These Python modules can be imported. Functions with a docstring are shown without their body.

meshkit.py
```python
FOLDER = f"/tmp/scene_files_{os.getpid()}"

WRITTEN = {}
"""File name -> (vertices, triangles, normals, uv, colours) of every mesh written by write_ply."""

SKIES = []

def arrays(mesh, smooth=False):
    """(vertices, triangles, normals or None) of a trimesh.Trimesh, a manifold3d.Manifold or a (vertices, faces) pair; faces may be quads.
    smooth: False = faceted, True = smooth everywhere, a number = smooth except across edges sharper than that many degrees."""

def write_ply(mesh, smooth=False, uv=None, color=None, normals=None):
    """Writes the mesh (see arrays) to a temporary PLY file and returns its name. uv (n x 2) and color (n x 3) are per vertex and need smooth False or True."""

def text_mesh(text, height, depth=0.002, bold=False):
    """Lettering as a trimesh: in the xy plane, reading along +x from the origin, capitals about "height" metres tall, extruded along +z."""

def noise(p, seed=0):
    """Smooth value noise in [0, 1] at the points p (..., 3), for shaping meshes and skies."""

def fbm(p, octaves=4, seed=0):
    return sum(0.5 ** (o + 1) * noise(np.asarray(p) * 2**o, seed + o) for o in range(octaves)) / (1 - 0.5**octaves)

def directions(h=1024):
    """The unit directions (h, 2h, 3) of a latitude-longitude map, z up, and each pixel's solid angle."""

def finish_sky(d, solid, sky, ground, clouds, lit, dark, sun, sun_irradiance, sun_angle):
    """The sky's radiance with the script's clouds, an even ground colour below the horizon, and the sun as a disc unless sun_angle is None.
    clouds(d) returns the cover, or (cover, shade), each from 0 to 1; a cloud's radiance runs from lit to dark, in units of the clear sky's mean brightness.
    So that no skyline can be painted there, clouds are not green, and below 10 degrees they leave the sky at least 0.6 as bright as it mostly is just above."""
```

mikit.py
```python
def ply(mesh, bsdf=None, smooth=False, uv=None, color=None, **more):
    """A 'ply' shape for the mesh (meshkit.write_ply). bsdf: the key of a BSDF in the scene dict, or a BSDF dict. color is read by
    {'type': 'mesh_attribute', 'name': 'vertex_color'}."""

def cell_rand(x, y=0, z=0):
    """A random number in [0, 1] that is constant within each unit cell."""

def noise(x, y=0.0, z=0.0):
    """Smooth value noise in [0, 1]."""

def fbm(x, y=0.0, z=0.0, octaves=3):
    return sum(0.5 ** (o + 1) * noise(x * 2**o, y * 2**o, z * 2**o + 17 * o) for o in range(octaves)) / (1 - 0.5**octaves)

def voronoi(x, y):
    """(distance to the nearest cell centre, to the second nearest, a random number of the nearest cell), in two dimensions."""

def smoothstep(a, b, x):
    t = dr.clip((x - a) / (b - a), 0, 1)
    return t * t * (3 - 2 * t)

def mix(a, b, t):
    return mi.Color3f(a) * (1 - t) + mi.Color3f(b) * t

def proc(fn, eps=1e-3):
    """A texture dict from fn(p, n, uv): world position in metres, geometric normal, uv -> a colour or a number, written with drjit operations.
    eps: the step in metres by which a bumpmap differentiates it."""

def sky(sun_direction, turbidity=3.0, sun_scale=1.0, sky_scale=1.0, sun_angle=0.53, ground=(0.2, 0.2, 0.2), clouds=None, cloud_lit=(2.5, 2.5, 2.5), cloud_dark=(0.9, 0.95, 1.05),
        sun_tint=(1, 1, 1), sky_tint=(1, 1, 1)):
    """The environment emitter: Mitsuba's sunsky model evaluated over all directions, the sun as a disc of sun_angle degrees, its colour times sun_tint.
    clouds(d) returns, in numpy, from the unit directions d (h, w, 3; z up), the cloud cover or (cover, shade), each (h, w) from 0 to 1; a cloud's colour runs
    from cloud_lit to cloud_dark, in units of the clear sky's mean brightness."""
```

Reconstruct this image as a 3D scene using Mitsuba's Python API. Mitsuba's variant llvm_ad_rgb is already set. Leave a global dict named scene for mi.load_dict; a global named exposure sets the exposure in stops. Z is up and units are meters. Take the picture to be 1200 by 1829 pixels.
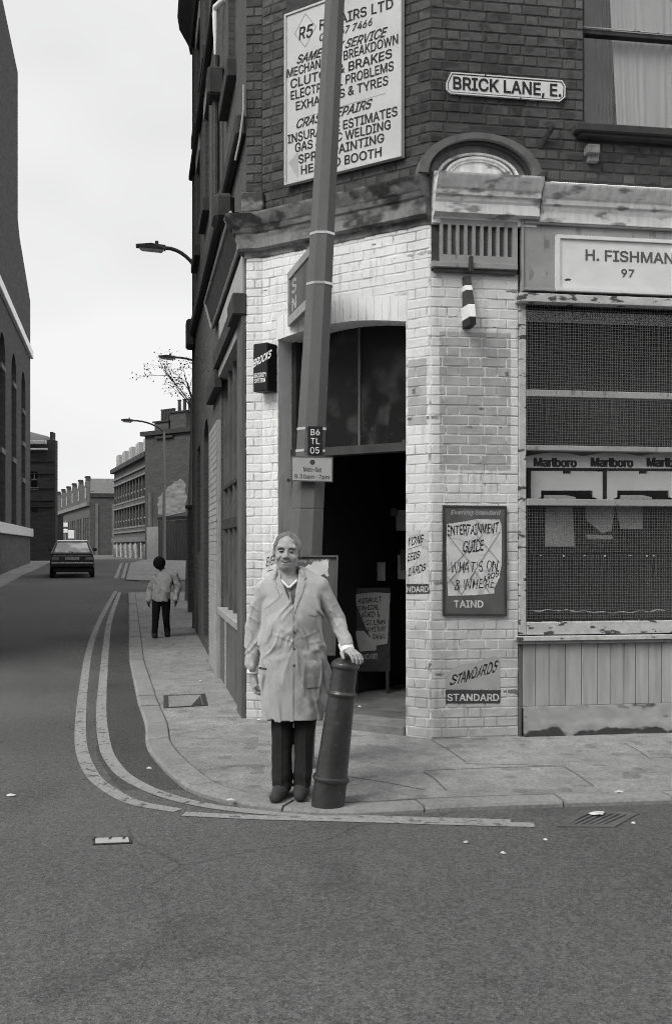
import math, random, numpy as np, trimesh, drjit as dr, mitsuba as mi, mikit, meshkit
from shapely.geometry import Polygon, box as sbox, LineString, Point
from shapely import affinity
from shapely.ops import unary_union
from scipy.spatial import ConvexHull, cKDTree
T = mi.ScalarTransform4f
random.seed(7); RNG = np.random.default_rng(7)
scene, labels = {}, {}

# ------------------------------------------------------------------ camera, sky, exposure
F, CX, HY, CH = 1900.0, 600.0, 978.0, 1.68          # focal length and horizon of the photograph in its own pixels, camera height
scene['camera'] = dict(type='perspective', fov=2 * math.degrees(math.atan(600 / F)), fov_axis='x', near_clip=0.05, far_clip=3000.0,
                       to_world=T().look_at(origin=[0, 0, CH], target=[0, 1, CH], up=[0, 0, 1]), principal_point_offset_y=(914.5 - HY) / 1829)


def clouds(d):
    s = meshkit.fbm(d * [3.2, 3.2, 5.0] + [1.3, 0.4, 0.2], 4, seed=5)
    return np.ones(d.shape[:2]), np.clip((s - 0.40) * 2.6, 0, 1)


scene['sky'] = mikit.sky((-0.55, -0.62, 0.80), turbidity=4, sun_scale=0.30, sun_angle=28, ground=(0.12, 0.12, 0.12), clouds=clouds,
                         cloud_lit=(1.27, 1.27, 1.27), cloud_dark=(1.06, 1.06, 1.06), sun_tint=(0.82, 1.0, 1.33))
exposure = 2.9

# ------------------------------------------------------------------ naming
PROUD = {}


def fresh(key):
    if key not in scene and key not in labels and key not in PROUD:
        PROUD[key] = 1
        return key
    n = PROUD.get(key + '#', 0)
    while True:
        n += 1
        k = f'{key}_{n:03d}'
        if k not in scene and k not in labels and k not in PROUD:
            PROUD[key + '#'] = n; PROUD[k] = 1
            return k


def thing(name, label, cat, group=None):
    k = fresh(name)
    labels[k] = {'label': label, 'category': cat}
    if group: labels[k]['group'] = group
    return k


def part(parent, name, mesh, mat, smooth=False, label=None, kind=None, to_world=None):
    k = fresh(f'{parent}__{name}' if parent else name)
    d = mesh if isinstance(mesh, dict) else mikit.ply(mesh, mat, smooth=smooth)
    if to_world is not None: d = {**d, 'to_world': to_world}
    scene[k] = d
    if label: labels.setdefault(k, {})['label'] = label
    if kind: labels.setdefault(k, {})['kind'] = kind
    return k


def single(name, label, cat, mesh, mat, smooth=False, group=None):
    k = thing(name, label, cat, group)
    scene[k] = mikit.ply(mesh, mat, smooth=smooth)
    return k


def structure(name, mesh, mat, smooth=False):
    k = part(None, name, mesh, mat, smooth)
    labels.setdefault(k, {})['kind'] = 'structure'
    return k


# ------------------------------------------------------------------ geometry helpers: meshes are (vertices, triangles)
def _hullfaces(P):
    h = ConvexHull(P); f = h.simplices.copy()
    n = np.cross(P[f[:, 1]] - P[f[:, 0]], P[f[:, 2]] - P[f[:, 0]])
    flip = (n * h.equations[:, :3]).sum(1) < 0
    f[flip] = f[flip][:, ::-1]
    return f


_S = np.array([[x, y, z] for x in (-1, 1) for y in (-1, 1) for z in (-1, 1)], float)
_CP = np.concatenate([np.where(np.arange(3) == k, _S, _S * 0.8) for k in range(3)])
_CF = _hullfaces(_CP)
_BF = _hullfaces(_S)


def cbox(x0, x1, y0, y1, z0, z1, b=0.004):
    c = np.array([x0 + x1, y0 + y1, z0 + z1]) / 2; h = np.abs(np.array([x1 - x0, y1 - y0, z1 - z0])) / 2
    if b <= 0: return _S * h + c, _BF
    b = min(b, 0.45 * h.min())
    return np.concatenate([np.where(np.arange(3) == k, _S * h, _S * (h - b)) for k in range(3)]) + c, _CF


def hull(P):
    P = np.asarray(P, float)
    f = _hullfaces(P); u = np.unique(f)
    r = np.zeros(len(P), int); r[u] = np.arange(len(u))
    return P[u], r[f]


def join(ms):
    V, Fa, n = [], [], 0
    for m in ms:
        v, f = (np.asarray(m.vertices), np.asarray(m.faces)) if hasattr(m, 'faces') else m
        V.append(v); Fa.append(np.asarray(f) + n); n += len(v)
    return np.concatenate(V), np.concatenate(Fa)


def extr(poly, y0, y1):
    """A polygon in (x, z) given thickness from y0 to y1."""
    out = []
    for g in getattr(poly, 'geoms', [poly]):
        if g.area < 1e-7: continue
        m = trimesh.creation.extrude_polygon(g, abs(y1 - y0), engine='earcut')
        v = np.asarray(m.vertices)
        out.append((np.stack([v[:, 0], max(y0, y1) - v[:, 2], v[:, 1]], 1), np.asarray(m.faces)))
    return join(out)


def revolve(prof, n=32):
    prof = np.asarray(prof, float); a = np.arange(n) * 2 * np.pi / n
    V = np.stack([prof[:, None, 0] * np.cos(a), prof[:, None, 0] * np.sin(a), np.repeat(prof[:, 1:2], n, 1)], -1).reshape(-1, 3)
    i, j = np.meshgrid(np.arange(len(prof) - 1), np.arange(n), indexing='ij')
    q = np.stack([i * n + j, i * n + (j + 1) % n, (i + 1) * n + (j + 1) % n, (i + 1) * n + j], -1).reshape(-1, 4)
    return V, np.vstack([q[:, [0, 1, 2]], q[:, [0, 2, 3]]])


def tube(pts, rad, n=8, caps=True):
    p = np.asarray(pts, float); rad = np.broadcast_to(np.asarray(rad, float), (len(p),))
    t = np.gradient(p, axis=0); t /= np.linalg.norm(t, axis=1, keepdims=True) + 1e-12
    ref = np.array([0, 0, 1.0]) if abs(t[:, 2]).mean() < 0.8 else np.array([1.0, 0, 0])
    a = np.cross(t, ref); a /= np.linalg.norm(a, axis=1, keepdims=True) + 1e-12
    b = np.cross(t, a); g = np.arange(n) * 2 * np.pi / n
    V = p[:, None] + rad[:, None, None] * (np.cos(g)[None, :, None] * a[:, None] + np.sin(g)[None, :, None] * b[:, None])
    i, j = np.meshgrid(np.arange(len(p) - 1), np.arange(n), indexing='ij')
    q = np.stack([i * n + j, i * n + (j + 1) % n, (i + 1) * n + (j + 1) % n, (i + 1) * n + j], -1).reshape(-1, 4)
    f = [q[:, [0, 2, 1]], q[:, [0, 3, 2]]]; V = V.reshape(-1, 3)
    if caps:
        m = len(V); V = np.vstack([V, p[0], p[-1]]); k = np.arange(n); e = (len(p) - 1) * n
        f += [np.stack([np.full(n, m), k, (k + 1) % n], 1)[:, ::-1][:, [0, 2, 1]], np.stack([np.full(n, m + 1), e + (k + 1) % n, e + k], 1)]
    return V, np.vstack(f)


def spline(P, n=8):
    P = np.asarray(P, float); Q = np.vstack([2 * P[0] - P[1], P, 2 * P[-1] - P[-2]]); out = []
    for k in range(len(P) - 1):
        a, b, c, d = Q[k:k + 4]
        for t in np.linspace(0, 1, n, endpoint=False):
            out.append(0.5 * (2 * b + (c - a) * t + (2 * a - 5 * b + 4 * c - d) * t * t + (3 * b - a - 3 * c + d) * t ** 3))
    return np.array(out + [P[-1]])


def moved(m, M):
    M = np.asarray(M, float)
    v, f = m
    return v @ M[:3, :3].T + M[:3, 3], f


class Frame:
    """A wall: origin and direction in plan. Local x along the wall to the right, local y into the wall, z up; w is the distance out of the wall."""
    def __init__(s, O, U):
        s.O = np.array(O, float); s.U = np.array(U, float) / np.linalg.norm(U); s.N = np.array([s.U[1], -s.U[0]])
        s.M = np.eye(4); s.M[:2, 0] = s.U; s.M[:2, 1] = -s.N; s.M[:2, 3] = s.O

    def hit(s, px, py, w=0.0):
        d = np.array([(px - CX) / F, 1.0]); t = (w + s.O @ s.N) / (d @ s.N)
        return float((d * t - s.O) @ s.U), float(CH + (HY - py) / F * t)

    def up(s, u, z, w=0.0):
        p = s.O + s.U * u + s.N * w
        return np.array([p[0], p[1], z])

    def mesh(s, m): return moved(m, s.M)

    def box(s, u0, u1, w0, w1, z0, z1, b=0.004): return moved(cbox(u0, u1, -w1, -w0, z0, z1, b), s.M)

    def pbox(s, px0, py0, px1, py1, w0, w1, b=0.004, pw=None):
        """A box whose front face covers these pixels of the photograph."""
        pw = w1 if pw is None else pw
        pm, qm = (px0 + px1) / 2, (py0 + py1) / 2
        u0, u1 = s.hit(px0, qm, pw)[0], s.hit(px1, qm, pw)[0]; z0, z1 = s.hit(pm, py1, pw)[1], s.hit(pm, py0, pw)[1]
        return s.box(u0, u1, w0, w1, z0, z1, b)

    def poly(s, poly, w0, w1): return moved(extr(poly, -w1, -w0), s.M)


def at(px, py, y):
    """The point at depth y that the photograph shows at this pixel."""
    return np.array([(px - CX) / F * y, y, CH + (HY - py) / F * y])


def heavy(fr, s, ll, lr, ul, w, spread, depth=0.001):
    """Lettering with thickened strokes."""
    return join([words(fr, s, (ll[0] + a, ll[1] + b), (lr[0] + a, lr[1] + b), (ul[0] + a, ul[1] + b), w + 0.00013 * q, depth) for q, (a, b) in enumerate(((0, 0), (-spread, 0), (spread, 0), (0, spread * 0.5)))])


_TX = {}


def glyphs(s, bold):
    if (s, bold) not in _TX:
        m = meshkit.text_mesh(s, 1.0, 1.0, bold); v = np.asarray(m.vertices).copy()
        v[:, 0] -= v[:, 0].min(); v[:, 0] /= v[:, 0].max()
        _TX[(s, bold)] = v, np.asarray(m.faces)
    return _TX[(s, bold)]


def words(fr, s, ll, lr, ul, w, depth=0.0015, bold=True, wob=0.0):
    """Lettering on the wall FR at distance w, its box given by three corners in pixels: lower left, lower right, upper left."""
    a, b, c = (np.array(fr.hit(*p, w)) for p in (ll, lr, ul))
    v, f = glyphs(s, bold)
    q = a + v[:, :1] * (b - a) + v[:, 1:2] * (c - a)
    if wob:
        g = np.stack([v[:, 0] * len(s) * 1.3, v[:, 1] * 1.7, v[:, 0] * 0 + len(s) + w * 50], -1); q = q + wob * np.linalg.norm(c - a) * np.stack([meshkit.noise(g, 1) - 0.5, meshkit.noise(g, 2) - 0.5], -1)
    return fr.mesh((np.stack([q[:, 0], -w + 0.0015 - v[:, 2] * (depth + 0.0015), q[:, 1]], 1), f))


def wordsl(s, x0, x1, z0, z1, y, M=None, slant=0.0, depth=0.0015, bold=True):
    """Lettering in local coordinates, facing -y."""
    v, f = glyphs(s, bold)
    q = np.stack([x0 + v[:, 0] * (x1 - x0) + slant * v[:, 1], y + 0.001 - v[:, 2] * (depth + 0.001), z0 + v[:, 1] * (z1 - z0)], 1)
    return (q, f) if M is None else moved((q, f), M)


# ------------------------------------------------------------------ smooth solids: signed distances meshed with surface nets
def capd(a, b, ra, rb):
    a, b = np.array(a, float), np.array(b, float); r = max(ra, rb)

    def fn(x, y, z):
        d = b - a; l = d @ d
        t = np.clip(((x - a[0]) * d[0] + (y - a[1]) * d[1] + (z - a[2]) * d[2]) / l, 0, 1)
        return np.sqrt((x - a[0] - t * d[0]) ** 2 + (y - a[1] - t * d[1]) ** 2 + (z - a[2] - t * d[2]) ** 2) - (ra + (rb - ra) * t)
    return fn, np.minimum(a, b) - r, np.maximum(a, b) + r


def elld(c, r, R=None):
    c, r = np.array(c, float), np.array(r, float); m = r.max() if R is not None else r

    def fn(x, y, z):
        p = [x - c[0], y - c[1], z - c[2]]
        if R is not None: p = [R[0][k] * p[0] + R[1][k] * p[1] + R[2][k] * p[2] for k in range(3)]
        k0 = np.sqrt(sum((p[k] / r[k]) ** 2 for k in range(3))); k1 = np.sqrt(sum((p[k] / r[k] ** 2) ** 2 for k in range(3)))
        return k0 * (k0 - 1) / np.maximum(k1, 1e-6)
    return fn, c - m, c + m


def loftd(rows, p=2.3):
    """A body of rows (z, centre x, centre y, half width, half depth)."""
    R = np.array(rows, float); R = R[np.argsort(R[:, 0])]

    def fn(x, y, z):
        cx, cy, rx, ry = (np.interp(z, R[:, 0], R[:, k]) for k in range(1, 5))
        n = (np.abs((x - cx) / rx) ** p + np.abs((y - cy) / ry) ** p) ** (1 / p)
        return np.maximum((n - 1) * np.minimum(rx, ry), np.maximum(R[0, 0] - z, z - R[-1, 0]))
    return fn, np.array([(R[:, 1] - R[:, 3]).min(), (R[:, 2] - R[:, 4]).min(), R[0, 0]]), np.array([(R[:, 1] + R[:, 3]).max(), (R[:, 2] + R[:, 4]).max(), R[-1, 0]])


def solid(prims, res, bend=None):
    """prims: (operation '+', '-' or '&', shape, blending radius), in order."""
    lo = np.min([q[1][1] for q in prims if q[0] == '+'], 0) - 4 * res; hi = np.max([q[1][2] for q in prims if q[0] == '+'], 0) + 4 * res
    n = np.ceil((hi - lo) / res).astype(int) + 1
    ax = [lo[k] + np.arange(n[k]) * res for k in range(3)]
    D = np.full(n, 0.2, np.float32)
    for op, (fn, a, b), k in prims:
        i0 = np.clip(np.floor((a - lo) / res).astype(int) - 3 - int(k / res), 0, n); i1 = np.clip(np.ceil((b - lo) / res).astype(int) + 4 + int(k / res), 0, n)
        if (i1 <= i0).any(): continue
        s = tuple(slice(i0[q], i1[q]) for q in range(3))
        g = fn(ax[0][s[0]][:, None, None], ax[1][s[1]][None, :, None], ax[2][s[2]][None, None, :]).astype(np.float32)
        e = D[s]
        if op == '-': g, e = g, -e
        k = max(k, 1e-5)
        h = np.clip(0.5 + 0.5 * (e - g) / k, 0, 1) if op != '&' else np.clip(0.5 - 0.5 * (e - g) / k, 0, 1)
        r = e * (1 - h) + g * h + (-1 if op != '&' else 1) * k * h * (1 - h)
        D[s] = -r if op == '-' else r
    if bend is not None: D += bend(*np.meshgrid(*ax, indexing='ij')).astype(np.float32)
    return nets(D, lo, res)


def nets(D, lo, res):
    ins = D < 0
    c = np.zeros(np.array(D.shape) - 1, np.int8)
    for o in np.ndindex(2, 2, 2): c += ins[o[0]:o[0] + c.shape[0], o[1]:o[1] + c.shape[1], o[2]:o[2] + c.shape[2]]
    cells = np.argwhere((c > 0) & (c < 8)); idx = np.full(c.shape, -1); idx[tuple(cells.T)] = np.arange(len(cells))
    acc, cnt = np.zeros((len(cells), 3)), np.zeros((len(cells), 1)); faces = []
    corner = lambda o: D[cells[:, 0] + o[0], cells[:, 1] + o[1], cells[:, 2] + o[2]]  # noqa: E731
    for k in range(3):
        for o in np.ndindex(2, 2, 2):
            if o[k]: continue
            e = np.array(o); e[k] = 1; a, b = corner(o), corner(e); x = (a < 0) != (b < 0)
            t = np.where(x, a / np.where(x, a - b, 1), 0)[:, None]
            acc += np.where(x[:, None], np.array(o) * (1 - t) + e * t, 0); cnt += x[:, None]
        sl0 = [slice(1, -1)] * 3; sl0[k] = slice(0, -1); sl1 = list(sl0); sl1[k] = slice(1, None)
        a, b = ins[tuple(sl0)], ins[tuple(sl1)]
        E = np.argwhere(a != b); sign = a[tuple(E.T)]
        off = np.ones(3, int); off[k] = 0; E = E + off
        u, v = np.eye(3, dtype=int)[(k + 1) % 3], np.eye(3, dtype=int)[(k + 2) % 3]
        q = np.stack([idx[tuple((E - d).T)] for d in (u + v, v, 0 * u, u)], 1)
        q[~sign] = q[~sign][:, ::-1]
        faces += [q[:, [0, 1, 2]], q[:, [0, 2, 3]]]
    return lo + (cells + acc / np.maximum(cnt, 1)) * res, np.vstack(faces)


# ------------------------------------------------------------------ materials (a black and white world: every base colour is a grey)
def lum(v): return mi.Color3f(mi.Float(v))


def mat(name, fn, rough=0.85, bump=None, spec=0.3, metallic=0.0, two=True, eps=2e-3):
    col = mikit.proc(lambda p, n, uv: lum(fn(p))) if callable(fn) else {'type': 'rgb', 'value': [float(fn)] * 3}
    b = {'type': 'principled', 'base_color': col, 'roughness': rough, 'specular': spec, 'metallic': metallic}
    if bump: b = {'type': 'bumpmap', 'arbitrary': mikit.proc(lambda p, n, uv: bump[1](p), eps=eps), 'scale': bump[0], 'bsdf': b}
    scene[name] = {'type': 'twosided', 'bsdf': b} if two else b
    return name


N3, FBM, SS = mikit.noise, mikit.fbm, mikit.smoothstep
lerp = lambda a, b, t: a + (b - a) * t  # noqa: E731


def asphalt(p):
    fine = mikit.cell_rand(p.x * 210, p.y * 210, 3.0); mid = N3(p.x * 62, p.y * 62, 1.0); big = FBM(p.x * 0.55, p.y * 0.55, 0.0, 3)
    patch = SS(0.52, 0.60, N3(p.x * 0.23 + 3.7, p.y * 0.31 + 1.2)); stone = SS(0.90, 0.97, mikit.cell_rand(p.x * 130, p.y * 130, 8.0))
    wx, wy = p.x + 0.25 * N3(p.x * 1.7, p.y * 1.7, 5.0), p.y + 0.25 * N3(p.x * 1.7, p.y * 1.7, 11.0)
    d1, d2, _ = mikit.voronoi(wx * 0.42 + 0.3, wy * 0.42 + 0.7)
    crack = SS(0.010, 0.003, d2 - d1) * SS(0.50, 0.66, N3(p.x * 0.5, p.y * 0.5, 21.0))
    oil = SS(0.66, 0.86, FBM(p.x * 1.5 + 4, p.y * 1.5, 2.0, 3)) * 0.35 + SS(0.60, 0.80, FBM(p.x * 0.33, p.y * 0.9, 31.0, 3)) * 0.18
    patch = patch - 2.2 * crack - 4.0 * oil
    return 0.074 * (0.30 + 0.85 * fine + 0.62 * mid + 0.6 * stone) * (0.78 + 0.5 * big) * dr.maximum(1.0 + 0.13 * patch, 0.3)


def paving(p):
    fine = N3(p.x * 80, p.y * 80, 3.0); mid = FBM(p.x * 9, p.y * 9, 1.0, 3); big = FBM(p.x * 0.9, p.y * 0.9, 0.0, 3)
    gum = SS(0.78, 0.84, N3(p.x * 7.3, p.y * 7.3, 9.0))
    return 0.225 * (0.70 + 0.4 * fine) * (0.75 + 0.5 * mid) * (0.80 + 0.40 * big) * (1 - 0.25 * gum)


mat('m_asphalt', asphalt, 0.9)
mat('m_gutter', lambda p: 0.72 * asphalt(p), 0.9)
mat('m_paving', paving, 0.9, bump=(0.0025, lambda p: FBM(p.x * 45, p.y * 45, 1.0, 2)))
mat('m_kerb', lambda p: 0.19 * (0.55 + 0.45 * N3(p.x * 60, p.y * 60, p.z * 60) + 0.5 * FBM(p.x * 4, p.y * 4, p.z * 9)), 0.85)
mat('m_line', lambda p: lerp(0.225, 0.085, SS(0.66, 0.88, FBM(p.x * 22, p.y * 22, 0.0, 3) + 0.12 * N3(p.x * 2, p.y * 2))) * (0.8 + 0.4 * N3(p.x * 80, p.y * 80)), 0.85)
mat('m_joint', 0.085)
for k, (v, s) in enumerate([(0.066, 1), (0.080, 2), (0.053, 3), (0.072, 4)]):
    mat(f'm_brick{k}', (lambda v, s: lambda p: v * (0.55 + 0.6 * FBM(p.x * 28 + s, p.y * 28, p.z * 28, 3) + 0.5 * FBM(p.x * 3, p.y * 3, p.z * 3, 2)) * (0.55 + 0.9 * FBM(p.x * 0.9 + 7, p.y * 0.9, p.z * 1.3, 3)) * (1 - 0.35 * SS(0.6, 0.75, N3(p.x * 11, p.y * 11 + s, p.z * 11))))(v, s), 0.92,
        bump=(0.003, lambda p: FBM(p.x * 60, p.y * 60, p.z * 60, 2)))
mat('m_mortar', lambda p: 0.050 * (0.6 + 0.8 * FBM(p.x * 25, p.y * 25, p.z * 25, 2)), 0.95)
mat('m_wall', lambda p: 0.068 * (0.6 + 0.8 * FBM(p.x * 9, p.y * 9, p.z * 14, 3)), 0.95)
mat('m_sidewall', lambda p: 0.066 * (0.55 + 0.5 * FBM(p.x * 5, p.y * 2, p.z * 16, 3) + 0.4 * SS(0.1, 0.2, dr.abs(p.z / 0.085 - dr.floor(p.z / 0.085) - 0.5) * 2)), 0.95)

A, B, B0 = np.array([0.795, 8.89]), np.array([-0.685, 9.93]), np.array([-0.838, 9.95])
FRR, FRC, FRK = Frame(A, (1, 0.16)), Frame(B, A - B), Frame(B0, B - B0)
FRL = Frame(B0, (0.180, -0.984))
LC = float(np.linalg.norm(A - B)); LK = float(np.linalg.norm(B - B0))


def inrect(fr, px0, py0, px1, py1):
    """0..1 inside a rectangle of the wall, with a slightly ragged edge."""
    (u0, z1), (u1, z0) = fr.hit(px0, py0), fr.hit(px1, py1)

    ox, oy, ux, uy, vx, vy = (float(t) for t in (*fr.O, *fr.U, *fr.N))

    def fn(p):
        u = (p.x - ox) * ux + (p.y - oy) * uy; w = (p.x - ox) * vx + (p.y - oy) * vy
        j = 0.008 * (N3(u * 40, p.z * 40) - 0.5)
        return SS(0, 0.012, u - u0 + j) * SS(0, 0.012, u1 - u + j) * SS(0, 0.012, p.z - z0 + j) * SS(0, 0.012, z1 - p.z + j) * dr.select(dr.abs(w) < 0.2, 1.0, 0.0)
    return fn


patch1, patch2 = inrect(FRR, 783, 590, 913, 842), inrect(FRC, 728, 642, 764, 760)


def painted(p):
    base = 0.76 * (0.86 + 0.20 * FBM(p.x * 5, p.y * 5, p.z * 5, 3))
    right = SS(0.80, 0.84, p.x)                                        # the right-hand face has the older, greyer coat
    base = lerp(base, base * 0.88, right)
    low = SS(2.6, 0.2, p.z) * (0.12 + 0.45 * FBM(p.x * 7, p.y * 7, p.z * 4, 3))
    run = SS(0.55, 0.8, FBM(p.x * 26, p.y * 26, p.z * 2.2, 3)) * 0.22
    base = base * (1 - low) * (1 - run)
    base = lerp(base, 0.37 * (0.75 + 0.5 * FBM(p.x * 12, p.y * 12, p.z * 5, 3)), dr.maximum(patch1(p), patch2(p) * 0.85))
    chip = SS(0.74, 0.77, FBM(p.x * 9 + 1, p.y * 9, p.z * 13, 4)) * SS(0.45, 0.62, N3(p.x * 2.1, p.y * 2.1, p.z * 2.1 + 4))
    return lerp(base, 0.10, chip * 0.85)


mat('m_painted', painted, 0.6, spec=0.4, bump=(0.0025, lambda p: FBM(p.x * 40, p.y * 40, p.z * 40, 3)))
mat('m_paintjoint', lambda p: lerp(0.69, 0.30, SS(0.50, 0.72, FBM(p.x * 6, p.y * 6, p.z * 9, 4) + 0.07 * SS(0.80, 0.84, p.x) + 0.14 * SS(1.6, 0.2, p.z))), 0.85)
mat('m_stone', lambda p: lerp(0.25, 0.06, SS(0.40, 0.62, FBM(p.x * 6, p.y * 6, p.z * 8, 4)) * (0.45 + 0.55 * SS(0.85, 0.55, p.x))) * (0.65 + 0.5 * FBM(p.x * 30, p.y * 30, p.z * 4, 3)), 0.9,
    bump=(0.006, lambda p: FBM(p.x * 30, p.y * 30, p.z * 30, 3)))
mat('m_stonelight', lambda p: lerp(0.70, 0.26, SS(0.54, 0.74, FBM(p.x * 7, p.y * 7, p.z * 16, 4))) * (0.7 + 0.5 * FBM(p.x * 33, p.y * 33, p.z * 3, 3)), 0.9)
mat('m_archstone', lambda p: 0.125 * (0.6 + 0.8 * FBM(p.x * 16, p.y * 16, p.z * 10, 3)), 0.9)
mat('m_greypaint', lambda p: 0.30 * (0.75 + 0.4 * FBM(p.x * 6, p.y * 6, p.z * 6, 3)) * (1 - 0.35 * SS(0.66, 0.74, FBM(p.x * 30, p.y * 30, p.z * 8, 3))), 0.6)
mat('m_palepaint', lambda p: lerp(0.46 * (0.7 + 0.5 * FBM(p.x * 20, p.y * 20, p.z * 20, 3)), 0.07, SS(0.60, 0.66, FBM(p.x * 11, p.y * 11, p.z * 22, 4))), 0.6)
mat('m_board', lambda p: 0.34 * (0.70 + 0.35 * FBM(p.x * 30, p.y * 30, p.z * 1.5, 3) + 0.25 * FBM(p.x * 3, p.y * 3, p.z * 3, 2)) * (1 - 0.22 * SS(0.45, 0.8, FBM(p.x * 14, p.y * 14, p.z * 1.6, 3))), 0.65)
mat('m_plinth', lambda p: lerp(0.33 * (0.7 + 0.5 * FBM(p.x * 12, p.y * 12, p.z * 12, 3)), 0.05, SS(0.45, 0.62, FBM(p.x * 7, p.y * 7, p.z * 9, 4) + 0.34 * SS(0.17, 0.09, p.z) - 0.17)), 0.9)
mat('m_darkpaint', lambda p: 0.045 * (0.6 + 0.8 * FBM(p.x * 9, p.y * 9, p.z * 9, 3)), 0.5)
mat('m_midpaint', lambda p: 0.10 * (0.6 + 0.8 * FBM(p.x * 9, p.y * 9, p.z * 3, 3)), 0.6)
mat('m_soot', lambda p: 0.042 * (0.6 + 0.9 * FBM(p.x * 12, p.y * 12, p.z * 6, 3)), 0.85)
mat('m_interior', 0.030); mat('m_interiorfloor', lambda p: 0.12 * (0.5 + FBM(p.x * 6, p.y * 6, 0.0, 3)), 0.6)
mat('m_step', lambda p: 0.17 * (0.6 + 0.8 * FBM(p.x * 12, p.y * 12, p.z * 20, 3)), 0.8)
mat('m_grime', lambda p: 0.010 + 0.075 * SS(0.42, 0.75, FBM(p.x * 5, p.y * 5, p.z * 3, 4)) * SS(3.6, 2.7, p.z) + 0.16 * SS(0.62, 0.70, FBM(p.x * 22, p.y * 22, p.z * 16, 3)) * SS(2.85, 2.55, p.z), 0.7, spec=0.15)
mat('m_oldglass', lambda p: 0.010 + 0.03 * SS(0.5, 0.8, FBM(p.x * 6, p.y * 6, p.z * 5, 4)), 0.5, spec=0.15)
mat('m_black', 0.012, 0.5); mat('m_ink', 0.020, 0.7); mat('m_ink2', 0.05, 0.8)
mat('m_signwhite', lambda p: 0.50 * (0.85 + 0.25 * FBM(p.x * 4, p.y * 4, p.z * 3, 3)), 0.5)
mat('m_enamel', lambda p: 0.68 * (0.88 + 0.2 * FBM(p.x * 9, p.y * 9, p.z * 9, 3)), 0.3)
mat('m_paper', lambda p: 0.60 * (0.72 + 0.42 * FBM(p.x * 14, p.y * 14, p.z * 14, 3)) * (1 - 0.25 * SS(0.05, 0.0, dr.abs(N3(p.x * 9, p.y * 9, p.z * 7) - 0.5))), 0.9)
mat('m_palegrey', lambda p: 0.34 * (0.8 + 0.4 * FBM(p.x * 6, p.y * 6, p.z * 6, 3)), 0.6)
mat('m_white', 0.78, 0.6); mat('m_metal', 0.55, 0.35, metallic=1.0)
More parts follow.
